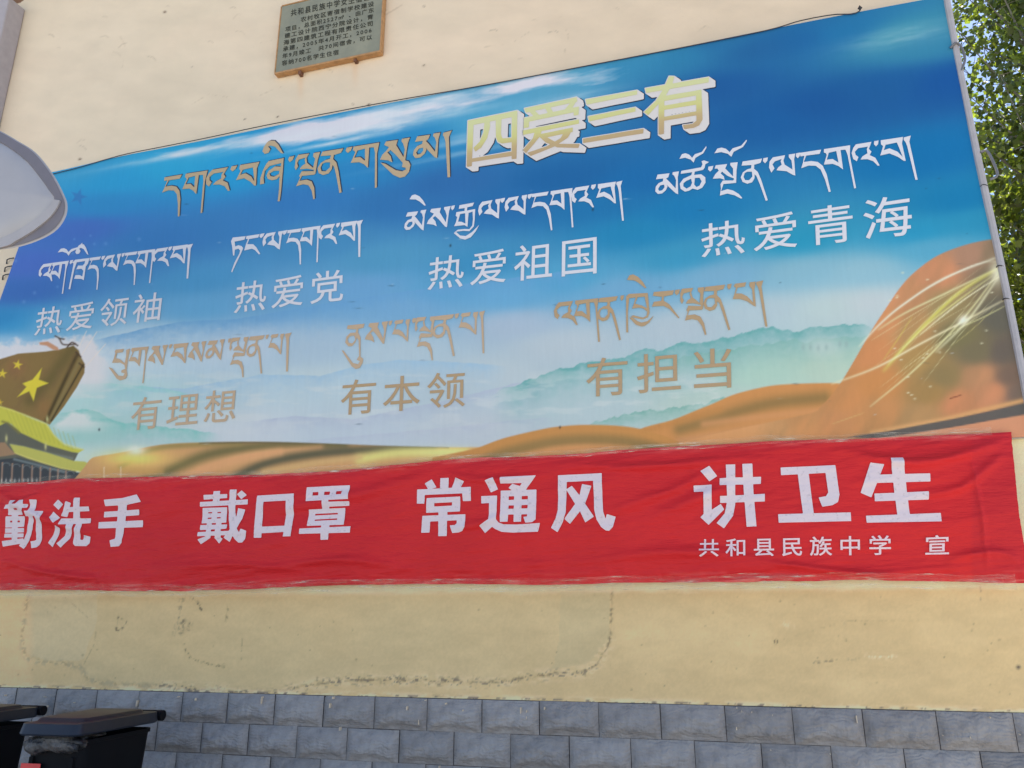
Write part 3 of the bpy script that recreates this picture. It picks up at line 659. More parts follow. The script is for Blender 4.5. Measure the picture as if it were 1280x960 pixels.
# ---- lettering -----------------------------------------------------------
GC = {}
def glyph(ch, seg=None):
    key = (ch, seg)
    if key in GC: return GC[key]
    c = bpy.data.curves.new('g', 'FONT'); c.body = ch; c.size = 1; c.resolution_u = 4
    o = bpy.data.objects.new('g', c); COL.objects.link(o); bpy.context.view_layer.update()
    me = bpy.data.meshes.new_from_object(o.evaluated_get(bpy.context.evaluated_depsgraph_get()))
    if seg and len(me.vertices):
        import bmesh
        bm = bmesh.new(); bm.from_mesh(me)
        for ax in (0, 1):
            k = -.2
            while k < 1.1:
                co = [0, 0, 0]; no = [0, 0, 0]; co[ax] = k; no[ax] = 1
                bmesh.ops.bisect_plane(bm, geom=bm.verts[:] + bm.edges[:] + bm.faces[:], plane_co=co, plane_no=no); k += seg
        bmesh.ops.triangulate(bm, faces=bm.faces[:]); bm.to_mesh(me); bm.free()
    V = np.array([v.co[:2] for v in me.vertices]).reshape(-1, 2); Fs = [tuple(p.vertices) for p in me.polygons]
    bpy.data.objects.remove(o); bpy.data.curves.remove(c); bpy.data.meshes.remove(me)
    GC[key] = (V, Fs); return GC[key]
def shifts(r, n=1):
    if r == 0: return [(0, 0)]
    a = np.linspace(-r, r, 2 * n + 1); return [(x, y) for x in a for y in a]
def textq(s, quad, depth, yf, mat, parent, name='lettering', sp=1.0, bold=0., n=1, off=.003, seg=None, ink=None, label=None, dx=0, dy=0, grow=None, extr=((0, 0),)):
    """lay a line of characters inside a four cornered area of the sheet (corners as seen: TL, TR, BR, BL)"""
    q = [P(x, y, depth)[[0, 2]] for x, y in quad]
    Vs = []; Fs = []; pen = 0; base = 0; ch_v = []
    for ch in s:
        w_ = 1.0
        if ch in '0123456789m.': w_ = .6
        if ch != '\u3000' and ch != ' ':
            V, F_ = glyph(ch, seg); 
            if len(V): ch_v.append((V + np.array([pen + (.02 if w_ < 1 else 0), 0]), F_))
        pen += w_ * sp
    A = np.concatenate([v for v, f in ch_v]); r0 = bold
    lo = A.min(0) - r0; hi = A.max(0) + r0
    if ink: lo = np.array([lo[0], ink[0]]); hi = np.array([hi[0], ink[1]])
    rr = bold if grow is None else grow
    li = 0
    for sx, sy in [(a[0] + e_[0], a[1] + e_[1]) for e_ in extr for a in shifts(rr, n)]:
        li += 1
        for v, f in ch_v:
            uv = (v + np.array([sx + dx, sy + dy]) - lo) / (hi - lo)
            u = uv[:, :1]; w_ = uv[:, 1:]
            xz = (q[3] * (1 - u) + q[2] * u) * (1 - w_) + (q[0] * (1 - u) + q[1] * u) * w_
            yy = yf(xz[:, 0], xz[:, 1]) - off - li * .00006
            Vs.append(np.stack([xz[:, 0], yy, xz[:, 1]], -1)); Fs += [tuple(i + base for i in t) for t in f]; base += len(v)
    o = mesh(name, np.concatenate(Vs), Fs, mat, parent)
    if label: o['label'] = label
    return o

def isofill(D, U_, V_, lev=1.0):
    """mesh of the region where D < lev on a grid"""
    nz, nx = D.shape; g = lev - D; verts = []; faces = []; vid = {}; cut = {}
    def gv(i, j):
        k = (i, j)
        if k not in vid: vid[k] = len(verts); verts.append((U_[i, j], V_[i, j]))
        return vid[k]
    def ce(a, b_):
        k = (a, b_) if a < b_ else (b_, a)
        if k not in cut:
            p, q = k; t = g[p] / (g[p] - g[q]); cut[k] = len(verts); verts.append((U_[p] + (U_[q] - U_[p]) * t, V_[p] + (V_[q] - V_[p]) * t))
        return cut[k]
    pos = g > 0; any_ = pos[:-1, :-1] | pos[1:, :-1] | pos[:-1, 1:] | pos[1:, 1:]
    for i, j in zip(*np.nonzero(any_)):
        c4 = [(i, j), (i, j + 1), (i + 1, j + 1), (i + 1, j)]; f = []
        for a, b_ in zip(c4, c4[1:] + c4[:1]):
            if pos[a]: f.append(gv(*a))
            if pos[a] != pos[b_]: f.append(ce(a, b_))
        if len(f) >= 3: faces.append(tuple(f))
    return np.array(verts), faces
def polysd(U_, V_, poly):
    d, t = segdist(U_, V_, list(poly) + [poly[0]]); return np.where(inpoly(U_, V_, poly), -d, d)
def inked(chars, depth, yf, mat, parent, off, label, grow=0., extr=((0, 0),), cell=.72):
    """heavy characters cut out stroke by stroke; chars = (crop x, crop y, scale, strokes, openings), coordinates as seen"""
    Vs = []; Fs = []; base = 0
    for cx0, cy0, sc_, add, cut in chars:
        A = [[(cx0 + x / sc_, cy0 + y / sc_) for x, y in p] for p in add]; K = [[(cx0 + x / sc_, cy0 + y / sc_) for x, y in p] for p in cut]
        xs = [q[0] for p in A for q in p]; ys = [q[1] for p in A for q in p]; m_ = grow + 1.5; ex = max(e[0] for e in extr); ey = max(e[1] for e in extr)
        U_, V_ = np.meshgrid(np.arange(min(xs) - m_, max(xs) + m_ + ex, cell), np.arange(min(ys) - m_, max(ys) + m_ + ey, cell))
        D = np.full(U_.shape, 99.)
        for e in extr:
            d = np.full(U_.shape, 99.)
            for p in A: d = np.minimum(d, polysd(U_ - e[0], V_ - e[1], p))
            for p in K: d = np.maximum(d, -polysd(U_ - e[0], V_ - e[1], p))
            D = np.minimum(D, d)
        vv, ff = isofill(D, U_, V_, grow + 1e-6)
        X_, Y_, Z_ = P(vv[:, 0], vv[:, 1], depth)
        Vs.append(np.stack([X_, yf(X_, Z_) - off, Z_], -1)); Fs += [tuple(i + base for i in t) for t in ff]; base += len(vv)
    o = mesh('lettering', np.concatenate(Vs), Fs, mat, parent); o['label'] = label; return o
# Tibetan letters, outlined from the sheet. crop = (x0, y0, scale); head = ends of the head line; shad = length reference
CR = {'A': (190, 150, 6.095), 'B': (370, 150, 6.095), 'E': (40, 290, 6.095), 'F': (270, 260, 6.4), 'G': (490, 220, 6.4), 'H': (630, 210, 6.0),
      'I': (810, 160, 5.644), 'J': (970, 150, 5.644), 'K': (130, 400, 5.333), 'L': (410, 370, 6.0), 'M': (680, 330, 5.647), 'N': (810, 330, 5.65)}
def W(cr_, x, y):
    a, b_, s = CR[cr_]; return P(a + x / s, b_ + y / s, BD)[[0, 2]]
SH = {'A': ('B', 1155, 85, 1135, 440), 'B': ('B', 1155, 85, 1135, 440), 'E': ('E', 1215, 92, 1165, 360), 'F': ('F', 1160, 98, 1130, 398), 'G': ('H', 870, 97, 882, 398), 'H': ('H', 870, 97, 882, 398),
      'I': ('J', 930, 115, 990, 424), 'J': ('J', 930, 115, 990, 424), 'K': ('K', 1240, 85, 1212, 346), 'L': ('L', 1160, 116, 1156, 436), 'M': ('N', 795, 118, 822, 445), 'N': ('N', 795, 118, 822, 445)}
def shl(k):
    c_, a, b_, d, e = SH[k]; p = W(c_, a, b_); q = W(c_, d, e); return p[1] - q[1]
TG = {
'DA': ('J', (165, 238), (318, 210), [[(167,238),(319,210),(308,240),(212,256),(196,302),(250,293),(295,298),(330,325),(358,385),(386,506),(372,509),(345,420),(315,352),(280,326),(230,326),(178,346),(190,306),(200,258),(172,262)]]),
'GA': ('J', (338, 210), (522, 180), [[(338,210),(523,180),(521,255),(565,482),(551,485),(505,250),(490,212),(455,215),(473,352),(440,328),(400,313),(338,319),(348,285),(358,250),(350,238),(338,234)], [(372,235),(425,222),(441,304),(400,279),(358,284)]]),
"HA": ('J', (545, 178), (672, 153), [[(563,175),(673,153),(655,204),(673,222),(660,248),(700,264),(731,318),(718,321),(685,289),(645,277),(596,281),(610,258),(645,235),(640,206),(648,188),(580,201),(556,228),(562,250),(582,264),(570,294),(545,280),(533,238),(545,200)]]),
'BA': ('J', (738, 150), (895, 122), [[(738,150),(896,122),(888,168),(915,290),(901,291),(860,264),(800,241),(735,257),(745,225),(755,190),(740,178)], [(772,181),(852,162),(862,185),(893,262),(855,226),(800,205),(760,219)]]),
'PA': ('N', (605, 142), (760, 122), [[(615,142),(694,130),(685,160),(632,170),(620,211),(660,210),(700,229),(743,272),(735,180),(715,155),(718,130),(760,124),(752,180),(762,301),(747,296),(700,264),(650,249),(598,251),(612,211),(622,170),(605,162)]]),
'SHAD': ('J', (900, 125), (948, 113), [[(900,130),(950,112),(940,155),(999,422),(983,425),(925,190),(912,160),(900,146)]]),
'TS': ('J', (690, 156), (722, 150), [[(692,155),(723,148),(719,175),(705,191),(690,176)]]),
'LA': ('H', (10, 222), (175, 203), [[(35,222),(112,211),(98,248),(103,275),(148,312),(148,250),(133,226),(135,208),(176,203),(165,240),(161,353),(145,347),(110,321),(48,311),(62,291),(85,275),(80,252),(88,236),(45,250),(28,270),(38,298),(15,326),(5,290),(12,250)]]),
'NA': ('I', (665, 240), (806, 218), [[(668,240),(806,218),(795,248),(750,262),(749,290),(775,312),(800,370),(846,511),(832,516),(790,400),(765,340),(752,330),(752,358),(735,385),(700,396),(667,382),(654,350),(670,315),(700,295),(728,287),(730,264),(660,269)], [(700,311),(733,311),(737,345),(713,371),(685,370),(674,347),(682,321)]]),
'MA': ('I', (60, 330), (218, 310), [[(68,330),(152,322),(143,350),(128,360),(150,380),(195,430),(198,370),(185,340),(172,330),(175,315),(219,310),(210,350),(213,471),(195,463),(150,421),(131,402),(138,415),(127,440),(100,463),(70,466),(52,447),(55,415),(75,390),(105,378),(108,358),(57,363)], [(87,406),(114,401),(117,420),(100,441),(80,445),(71,431)]]),
'SA': ('G', (315, 262), (470, 243), [[(320,262),(395,255),(385,290),(432,372),(440,320),(428,280),(418,265),(420,250),(471,243),(458,280),(441,411),(428,409),(380,350),(350,320),(330,335),(352,362),(362,403),(335,388),(285,381),(298,350),(325,322),(340,300),(310,285)]]),
'NGA': ('F', (242, 228), (350, 213), [[(245,228),(352,213),(340,240),(267,252),(252,292),(300,294),(325,318),(356,370),(345,375),(315,341),(290,329),(227,343),(240,295),(258,252),(240,250)]]),
'TA': ('F', (125, 245), (238, 230), [[(135,240),(239,230),(228,258),(150,273),(155,312),(180,302),(205,308),(219,325),(200,370),(162,450),(130,521),(124,512),(150,440),(188,370),(194,343),(180,330),(152,338),(148,385),(138,384),(130,310),(121,270)]]),
'O': ('I', (232, 318), (390, 300), [[(222,232),(240,200),(265,195),(290,205),(312,229),(330,205),(380,190),(411,150),(413,160),(390,200),(335,230),(322,263),(300,240),(262,226)]]),
'II': ('A', (870, 322), (1005, 303), [[(905,168),(937,170),(965,200),(1004,271),(985,265),(940,216),(905,205),(887,215),(906,235),(890,262),(862,269),(844,250),(855,215),(880,180)]]),
'EE': ('G', (125, 290), (272, 274), [[(140,186),(160,155),(185,148),(220,165),(250,200),(271,240),(260,241),(220,206),(190,189)]]),
'KHYA': ('M', (580, 232), (732, 208), [[(580,240),(600,222),(733,208),(746,345),(735,380),(700,397),(650,391),(620,383),(608,385),(630,371),(700,385),(724,370),(729,342),(705,321),(670,315),(621,326),(635,290),(648,245),(602,252),(593,350),(595,495),(581,495),(580,350)], [(662,243),(711,236),(727,316),(690,299),(643,289)]]),
'YATA': ('M', (580, 232), (732, 208), [[(604,391),(625,386),(660,412),(690,420),(730,408),(776,366),(745,415),(715,440),(690,448),(650,438)]]),
'KHRA': ('E', (300, 222), (435, 203), [[(300,240),(325,218),(439,203),(428,245),(410,270),(396,373),(375,363),(317,363),(328,335),(360,334),(383,344),(391,301),(375,286),(334,291),(348,262),(385,262),(400,245),(404,226),(337,238),(318,290),(286,444),(273,441),(303,290),(311,246)]]),
'RGYA': ('G', (535, 232), (665, 218), [[(540,235),(657,218),(645,245),(602,255),(600,280),(666,270),(662,350),(655,410),(620,446),(570,441),(520,446),(498,452),(528,431),(580,427),(620,430),(643,400),(648,350),(645,290),(613,300),(604,411),(580,396),(498,402),(512,370),(522,330),(510,318),(515,290),(580,282),(582,259),(534,264)], [(545,306),(585,301),(588,384),(555,368),(529,366)]]),
'YAT2': ('G', (535, 232), (665, 218), [[(494,456),(515,449),(545,478),(590,484),(640,455),(698,398),(670,450),(630,496),(585,513),(545,501)]]),
'TSHA': ('I', (232, 316), (400, 292), [[(235,315),(375,292),(385,270),(378,250),(395,243),(431,255),(405,270),(400,295),(388,310),(330,322),(326,345),(375,340),(404,362),(406,400),(382,435),(350,450),(315,440),(290,455),(260,461),(230,441),(224,405),(250,370),(305,346),(312,325),(231,336)], [(270,386),(304,371),(311,400),(300,425),(272,440),(249,424),(250,402)], [(331,366),(364,365),(379,390),(364,420),(342,430),(326,412)]]),
'SNGA': ('I', (470, 272), (632, 246), [[(478,268),(559,258),(545,290),(600,345),(600,290),(580,265),(582,250),(633,245),(625,300),(622,390),(532,400),(516,450),(560,435),(600,444),(640,468),(666,497),(655,501),(610,478),(560,466),(507,481),(515,430),(511,400),(528,374),(600,374),(608,361),(560,341),(522,312),(513,325),(535,345),(541,370),(510,359),(457,363),(475,330),(500,305),(490,291),(470,291)]]),
'ZHA': ('A', (870, 322), (1005, 303), [[(890,325),(1006,303),(999,400),(985,560),(975,633),(959,633),(970,540),(974,442),(950,465),(915,471),(885,460),(874,435),(890,400),(940,366),(982,370),(988,341),(900,361),(862,400),(852,450),(856,496),(825,501),(828,450),(850,390),(870,350)], [(896,420),(930,400),(974,400),(969,425),(930,445),(905,440)]]),
'LDA': ('N', (228, 188), (398, 163), [[(240,182),(320,172),(305,205),(315,240),(365,277),(370,210),(352,195),(352,170),(399,163),(390,220),(388,318),(380,325),(291,333),(279,369),(330,360),(370,374),(396,420),(413,500),(402,503),(380,440),(350,401),(310,393),(261,407),(280,345),(271,332),(285,300),(372,300),(374,291),(320,281),(267,286),(280,262),(303,245),(294,217),(298,201),(252,215),(241,240),(253,265),(240,291),(228,270),(227,215)]]),
'RA': ('N', (35, 208), (182, 188), [[(42,205),(184,188),(175,220),(113,235),(110,264),(150,288),(223,382),(215,386),(150,321),(110,301),(27,309),(42,275),(95,265),(98,237),(34,232)]]),
'PHU': ('K', (80, 200), (175, 188), [[(85,200),(137,193),(128,216),(92,222),(83,257),(110,262),(140,288),(150,240),(150,200),(176,190),(162,260),(153,330),(157,370),(145,391),(110,404),(88,392),(37,318),(60,325),(100,372),(130,374),(140,356),(117,350),(120,335),(143,326),(138,300),(110,285),(59,288),(72,255),(80,224),(77,210)]]),
'UU': ('B', (690, 165), (865, 140), [[(643,326),(680,335),(760,385),(810,396),(838,381),(834,368),(807,362),(815,330),(830,312),(858,320),(873,350),(862,400),(830,436),(790,444),(740,420),(690,371)]]),
'NU': ('L', (145, 226), (275, 208), [[(150,225),(277,208),(268,238),(230,248),(228,275),(247,312),(246,455),(266,470),(263,500),(240,540),(210,549),(180,530),(104,412),(120,415),(190,505),(228,512),(241,490),(217,479),(228,462),(236,450),(231,332),(217,314),(210,345),(185,378),(155,381),(132,355),(140,310),(170,280),(210,275),(214,252),(144,251)], [(167,305),(199,299),(207,330),(185,358),(159,355),(149,330)]]),
}
def tib(items, P0, P1, mats, parent, label, off=.003, shift=(0, 0), grow=1.0):
    Vs = []; Fs = []; base = 0; k0 = 0
    hx0, hy0 = P0; hx1, hy1 = P1
    for it in items:
        g, c_, xl, xr_ = it[:4]
        a, b_, s = CR[c_]
        def hp(x):
            X_ = a + x / s; return P(X_, hy0 + (hy1 - hy0) * (X_ - hx0) / (hx1 - hx0), BD)[[0, 2]]
        src, hl, hr, polys = TG[g]
        A0 = W(src, *hl); A1 = W(src, *hr); B0 = hp(xl); B1 = hp(xr_)
        sx = (B1[0] - B0[0]) / (A1[0] - A0[0]); sy = shl(c_) / shl(src)
        srcslope = (A1[1] - A0[1]) / (A1[0] - A0[0]); dsl = (B1[1] - B0[1]) / (B1[0] - B0[0])
        pts = []
        for poly in polys:
            pp = []
            for x, y in poly:
                w_ = W(src, x, y); ux = w_[0] - A0[0]; uz = w_[1] - (A0[1] + srcslope * ux)
                X_ = B0[0] + ux * sx; pp.append(Vector((X_, B0[1] + dsl * ux * sx + uz * sy, 0)))
            pts.append(pp)
        flat = [p for pp in pts for p in pp]
        tris = tessellate_polygon(pts)
        Xs = np.array([p.x for p in flat]) + shift[0]; Zs = np.array([p.y for p in flat]) + shift[1]
        k0 += 1
        Ys = board_y(Xs, Zs) - off - (k0 % 3) * .00008
        Vs.append(np.stack([Xs, Ys, Zs], -1)); Fs += [tuple(i + base for i in t) for t in tris]; base += len(flat)
    o = mesh('lettering', np.concatenate(Vs), Fs, mats, parent); o['label'] = label
    return o
TX = [
 ([('DA','A',95,230),('GA','A',260,425),('HA','A',442,580),('TS','A',605,650),('BA','A',672,820),('ZHA','A',870,1005),('II','A',870,1005),('TS','A',1045,1085),('LDA','B',5,185),('NA','B',200,362),('TS','B',385,430),('GA','B',440,635),('SA','B',680,868),('UU','B',690,865),('MA','B',915,1100),('SHAD','B',1125,1185)],
  (206.4, 221.9), (563.6, 163.8), 'head_ink', 'tan Tibetan heading edged in dark blue', True),
 ([('HA','E',80,163),('GA','E',163,285),('O','E',190,335),('TS','E',295,318),('KHRA','E',310,437),('II','E',345,432),('DA','E',442,528),('TS','E',535,560),('LA','E',557,685),('TS','E',690,712),('DA','E',712,808),('GA','E',812,942),('HA','E',942,1042),('TS','E',1045,1072),('BA','E',1078,1190),('SHAD','E',1188,1228)],
  (55.6, 330.4), (240.2, 305.1), 'white_ink', 'first white Tibetan line at the far left', False),
 ([('TA','F',125,238),('NGA','F',242,350),('TS','F',355,390),('LA','F',385,540),('TS','F',540,572),('DA','F',572,685),('GA','F',690,838),('HA','F',845,955),('TS','F',965,995),('BA','F',1005,1130),('SHAD','F',1130,1175)],
  (291, 297.6), (452, 275.2), 'white_ink', 'second white Tibetan line', False),
 ([('EE','G',125,272),('MA','G',118,275),('SA','G',310,470),('TS','G',475,503),('RGYA','G',535,665),('YAT2','G',535,665),('LA','G',695,872),('TS','G',872,905),('LA','H',10,175),('TS','H',180,210),('DA','H',205,335),('GA','H',352,514),('HA','H',522,640),('TS','H',655,690),('BA','H',705,840),('SHAD','H',845,887)],
  (511.1, 265.3), (776.7, 226.3), 'white_ink', 'third white Tibetan line', False),
 ([('MA','I',60,218),('TSHA','I',232,400),('O','I',232,390),('TS','I',425,460),('SNGA','I',470,632),('O','I',480,670),('NA','I',665,805),('TS','I',812,845),('LA','I',852,1038),('TS','J',140,170),('DA','J',165,318),('GA','J',338,522),('HA','J',545,672),('TS','J',690,722),('BA','J',738,895),('SHAD','J',900,948)],
  (821.5, 218.5), (1137.5, 170.2), 'white_ink', 'fourth white Tibetan line at the right', False),
 ([('PHU','K',80,178),('GA','K',190,302),('SA','K',325,430),('TS','K',438,458),('BA','K',468,567),('SA','K',588,685),('MA','K',698,808),('TS','K',832,850),('LDA','K',848,968),('NA','K',975,1075),('TS','K',1083,1102),('PA','K',1115,1205),('SHAD','K',1212,1252)],
  (146, 437.3), (364.4, 416.0), 'tan_ink2', 'left brown Tibetan line in the lower row', False),
 ([('NU','L',145,275),('SA','L',310,455),('TS','L',460,485),('PA','L',500,620),('TS','L',635,665),('LDA','L',660,808),('NA','L',808,950),('TS','L',955,985),('PA','L',998,1130),('SHAD','L',1140,1178)],
  (434.2, 407.2), (605.8, 388.8), 'tan_ink2', 'middle brown Tibetan line in the lower row', False),
 ([('HA','M',88,205),('GA','M',222,385),('NA','M',390,522),('TS','M',540,565),('KHYA','M',580,732),('YATA','M',580,732),('EE','M',580,728),('RA','N',35,182),('TS','N',190,225),('LDA','N',228,398),('NA','N',402,545),('TS','N',560,590),('PA','N',605,760),('SHAD','N',765,812)],
  (699.5, 378.2), (952.5, 350.9), 'tan_ink', 'right brown Tibetan line in the lower row', False),
]
for items, p0, p1, mt, lab, edge in TX:
    if edge:
        o = tib(items, p0, p1, M['shadow_ink'], bb, 'dark printed edge of the Tibetan heading', .0020, (.006, .006))
    tib(items, p0, p1, M[mt], bb, lab, .0034)

# Chinese lines on the sheet
CN = [('热爱领袖', [(48, 386), (204, 364.5), (200, 400.5), (43, 420)], 'white_ink', 'first white Chinese line at the far left', .004),
      ('热爱党', [(296, 354), (430, 336), (429, 376), (292.5, 392)], 'white_ink', 'second white Chinese line', .004),
      ('热爱祖国', [(537, 323), (746, 294), (746, 342), (534.5, 363)], 'white_ink', 'third white Chinese line', .004),
      ('热爱青海', [(876, 281), (1138, 241.5), (1141, 294), (877, 322)], 'white_ink', 'fourth white Chinese line at the right', .004),
      ('有理想', [(167, 498), (297.5, 485.5), (294, 527), (163, 538.5)], 'tan_ink2', 'left brown Chinese line in the lower row', .004),
      ('有本领', [(428, 476), (582, 463.5), (581, 508), (425.5, 519.5)], 'tan_ink', 'middle brown Chinese line in the lower row', .004),
      ('有担当', [(733, 449), (914, 434), (915, 484.5), (733, 496.5)], 'tan_ink', 'right brown Chinese line in the lower row', .004)]
for s, q, mt, lab, bo in CN:
    textq(s, q, BD, board_y, M[mt], bb, sp=1.12, bold=bo, label=lab)
# gold headline with white extrusion and dark edge
HQ = [(585.5, 150.5), (888, 95.5), (888.5, 157), (585.5, 208)]
gold, nt, b, N, L = newmat('gold_print')
tc = N('ShaderNodeTexCoord'); sp_ = N('ShaderNodeSeparateXYZ'); L(tc.outputs['Object'], sp_.inputs[0])
zr = N('ShaderNodeMapRange'); zr.inputs[1].default_value = EYE + 2.83; zr.inputs[2].default_value = EYE + 3.12; L(sp_.outputs['Z'], zr.inputs[0])
r = ramp(nt, zr.outputs[0], [(0, tuple(alb((166, 146, 116)))), (.35, tuple(alb((176, 160, 118)))), (.6, tuple(alb((188, 191, 128)))), (1, tuple(alb((190, 198, 152))))])
L(r.outputs[0], b.inputs['Base Color']); b.inputs['Roughness'].default_value = .5
C_ = (570, 80, 6.859); D_ = (730, 80, 6.859)
GOLD = [
 C_ + ([[(105,492),(155,484),(136,878),(92,882)], [(105,490),(528,402),(528,448),(110,535)], [(480,412),(528,402),(520,815),(478,818)], [(138,812),(482,752),(482,790),(136,842)],
        [(246,506),(292,497),(294,540),(268,640),(218,718),(168,754),(150,722),(205,668),(238,590)], [(342,481),(392,471),(387,600),(398,640),(478,636),(480,672),(395,684),(360,668),(344,625)]], []),
 C_ + ([[(588,384),(1035,288),(1042,326),(602,420)], [(622,402),(664,392),(712,436),(668,452)], [(768,385),(810,376),(838,420),(792,432)], [(1000,315),(1042,308),(985,402),(932,396)],
        [(584,466),(1056,368),(1052,408),(588,505)], [(584,466),(630,458),(626,545),(582,552)], [(1012,376),(1056,368),(1052,440),(1010,446)], [(576,572),(1055,478),(1056,514),(578,610)],
        [(688,548),(748,538),(722,622),(602,768),(574,740),(660,640)], [(726,604),(1002,548),(1002,586),(735,642)], [(938,570),(1006,552),(962,634),(852,708),(640,792),(610,764),(780,708),(898,640)],
        [(736,600),(796,640),(884,688),(1062,690),(1052,724),(870,718),(770,676),(700,612)]], []),
 D_ + ([[(15,308),(457,228),(457,264),(25,352)], [(38,454),(442,374),(442,410),(45,496)], [(-8,644),(512,558),(508,598),(-6,682)]], []),
 D_ + ([[(526,212),(1070,116),(1070,160),(535,252)], [(730,108),(776,110),(752,192),(702,272),(642,344),(550,442),(516,414),(618,318),(680,220)], [(640,300),(690,290),(686,602),(640,610)],
        [(660,282),(1006,224),(1010,264),(665,325)], [(960,230),(1007,222),(1017,480),(988,530),(942,552),(860,562),(848,528),(930,518),(965,490)], [(680,362),(975,312),(975,350),(680,398)], [(680,458),(975,408),(975,442),(680,492)]], [])]
EX = [(7.2 * k / 5, 4.8 * k / 5) for k in range(0, 6)]
inked(GOLD, BD, board_y, M['shadow_ink'], bb, .0018, 'dark edge of the gold headline', grow=2.2, extr=EX[3:])
inked(GOLD, BD, board_y, M['white_print'], bb, .0034, 'white raised edge of the gold headline', grow=1.1, extr=EX)
inked(GOLD, BD, board_y, gold, bb, .0050, 'gold to green faces of the headline characters')

# ------------------------------------------------------------------ black cable along the top edge
M['black'] = simple('black_rubber', (.02, .02, .022), .5)
cb = MB()
cp = [(60, 219), (78, 214.5), (100, 209), (130, 200), (160, 192), (200, 184), (260, 172), (330, 157), (420, 139.5), (500, 124.5), (600, 107.5), (740, 81), (860, 58), (958, 38), (1000, 26), (1040, 18.5), (1064, 17.5), (1074, 14), (1076, 9.5)]
cb.tube(cr([tuple(P(x, y, BD - .010)) for x, y in cp], 5), .0032, 6)
k_ = P(1075, 10.5, BD - .02); cb.add(*(lambda c: ([(c[0] + dx, c[1] + dy, c[2] + dz) for dx, dy, dz in ((-.014, 0, 0), (.014, 0, .003), (0, -.012, 0), (0, .012, 0), (0, 0, .024), (0, 0, -.016))], [(0, 2, 4), (2, 1, 4), (1, 3, 4), (3, 0, 4), (2, 0, 5), (1, 2, 5), (3, 1, 5), (0, 3, 5)]))(k_))
tag(cb.build('cable', M['black'], None, True), 'thin black cable sagging along the top edge of the billboard', 'cable')

# small cable clips on the wall left of the billboard
for i, (x, y) in enumerate(((12, 326), (9.5, 336), (7, 346))):
    p = P(x, y, DW - .01); m_ = MB()
    m_.tube([(p[0] - .03, -.006, p[2] - .02), (p[0] - .012, -.022, p[2] + .006), (p[0] + .012, -.022, p[2] + .012), (p[0] + .035, -.006, p[2] + .022)], .0045, 6)
    tag(m_.build('wire_clip', M['black'], None, True), ('topmost', 'middle', 'lowest')[i] + ' black wire clip on the wall beside the billboard left edge', 'clip', 'wire clips left of the billboard')

# ------------------------------------------------------------------ brass plaque
PD = DW - .05
pq = empty('plaque', tuple(P(410, 75, DW)))
pq0 = np.array(pq.location)
tag(pq, 'small weathered bronze plaque with engraved Chinese text above the billboard', 'plaque')
c_bl = P(345.3, 90.5, PD); c_br = P(474.7, 64.2, PD); c_tl = P(351, 8.4, PD); x0 = (c_bl[0] + c_tl[0]) / 2; x1 = c_br[0]; z0 = (c_bl[2] + c_br[2]) / 2; z1 = c_tl[2]
pm, nt, b, N, L = newmat('weathered_bronze')
n = noise_nodes(nt, 5, 7); r = ramp(nt, n.outputs[0], [(.3, tuple(alb((112, 118, 108)))), (.7, tuple(alb((134, 138, 124))))]); L(r.outputs[0], b.inputs['Base Color'])
b.inputs['Metallic'].default_value = .0; b.inputs['Roughness'].default_value = .5; bump(nt, n.outputs[0], 1, .003, b)
pb_ = MB(); pb_.box(x0 - pq0[0], x1 - pq0[0], PD - DW - pq0[1], -.012 - pq0[1], z0 - pq0[2], z1 - pq0[2]); bevel(pb_.build('panel', pm, pq), .004)
M['brasst'] = simple('tarnished_brass_edge', alb((168, 132, 92)), .5, .3, 20, .001)
ef = MB(); w_ = .012
xa, xb, za, zb = x0 - pq0[0], x1 - pq0[0], z0 - pq0[2], z1 - pq0[2]; ya = PD - DW
ef.box(xa - .006, xb + .006, ya - .004, -.004, za - .010, za + w_ * .4); ef.box(xb - .002, xb + .008, ya - .004, -.004, za + w_ * .5, zb); ef.box(xa - .008, xa + .002, ya - .004, -.004, za + w_ * .5, zb); ef.box(xa, xb, ya - .004, -.004, zb + .001, zb + .01)
bevel(ef.build('rim', M['brasst'], pq), .003)
for x, y in ((376, 90.5), (445, 74)):
    p = P(x, y, DW - .02); m_ = MB(); m_.box(p[0] - pq0[0] - .010, p[0] - pq0[0] + .012, -.038, .0, p[2] - pq0[2] - .028, p[2] - pq0[2] + .005); m_.build('peg', simple('rusty_iron', alb((110, 80, 66)), .8, .4, 60, .001), pq)
cA = CR['plq'] = (320, 0, 7.111)
def pl(x, y): return (cA[0] + x / cA[2], cA[1] + y / cA[2])
PLT = [('共和县民族中学女生宿舍', (310, 148), (1010, 2), 62), ('农村牧区寄宿制学校建设', (398, 200), (1048, 56), 46), ('项目，总面积2527m²、由广东', (262, 287), (1048, 112), 46), ('建工设计院西宁分院设计，青', (255, 345), (1042, 170), 46),
       ('海第四建筑工程有限责任公司', (245, 405), (1038, 230), 46), ('承建，2005年4月开工，2006', (240, 463), (1028, 292), 46), ('年9月竣工　共70间宿舍，可以', (236, 525), (1032, 352), 46), ('容纳700名学生住宿', (231, 587), (735, 486), 46)]
for i, (s, bl, br, h) in enumerate(PLT):
    q = [pl(bl[0], bl[1] - h), pl(br[0], br[1] - h), pl(*br), pl(*bl)]
    o = textq(s, q, PD, lambda X, Z: np.full(np.shape(X), PD - DW), M['plaque_ink'], pq, name='inscription', sp=1.12, bold=.014, off=.0015)
    o['kind'] = 'stuff'
    o.location = tuple(-pq0)

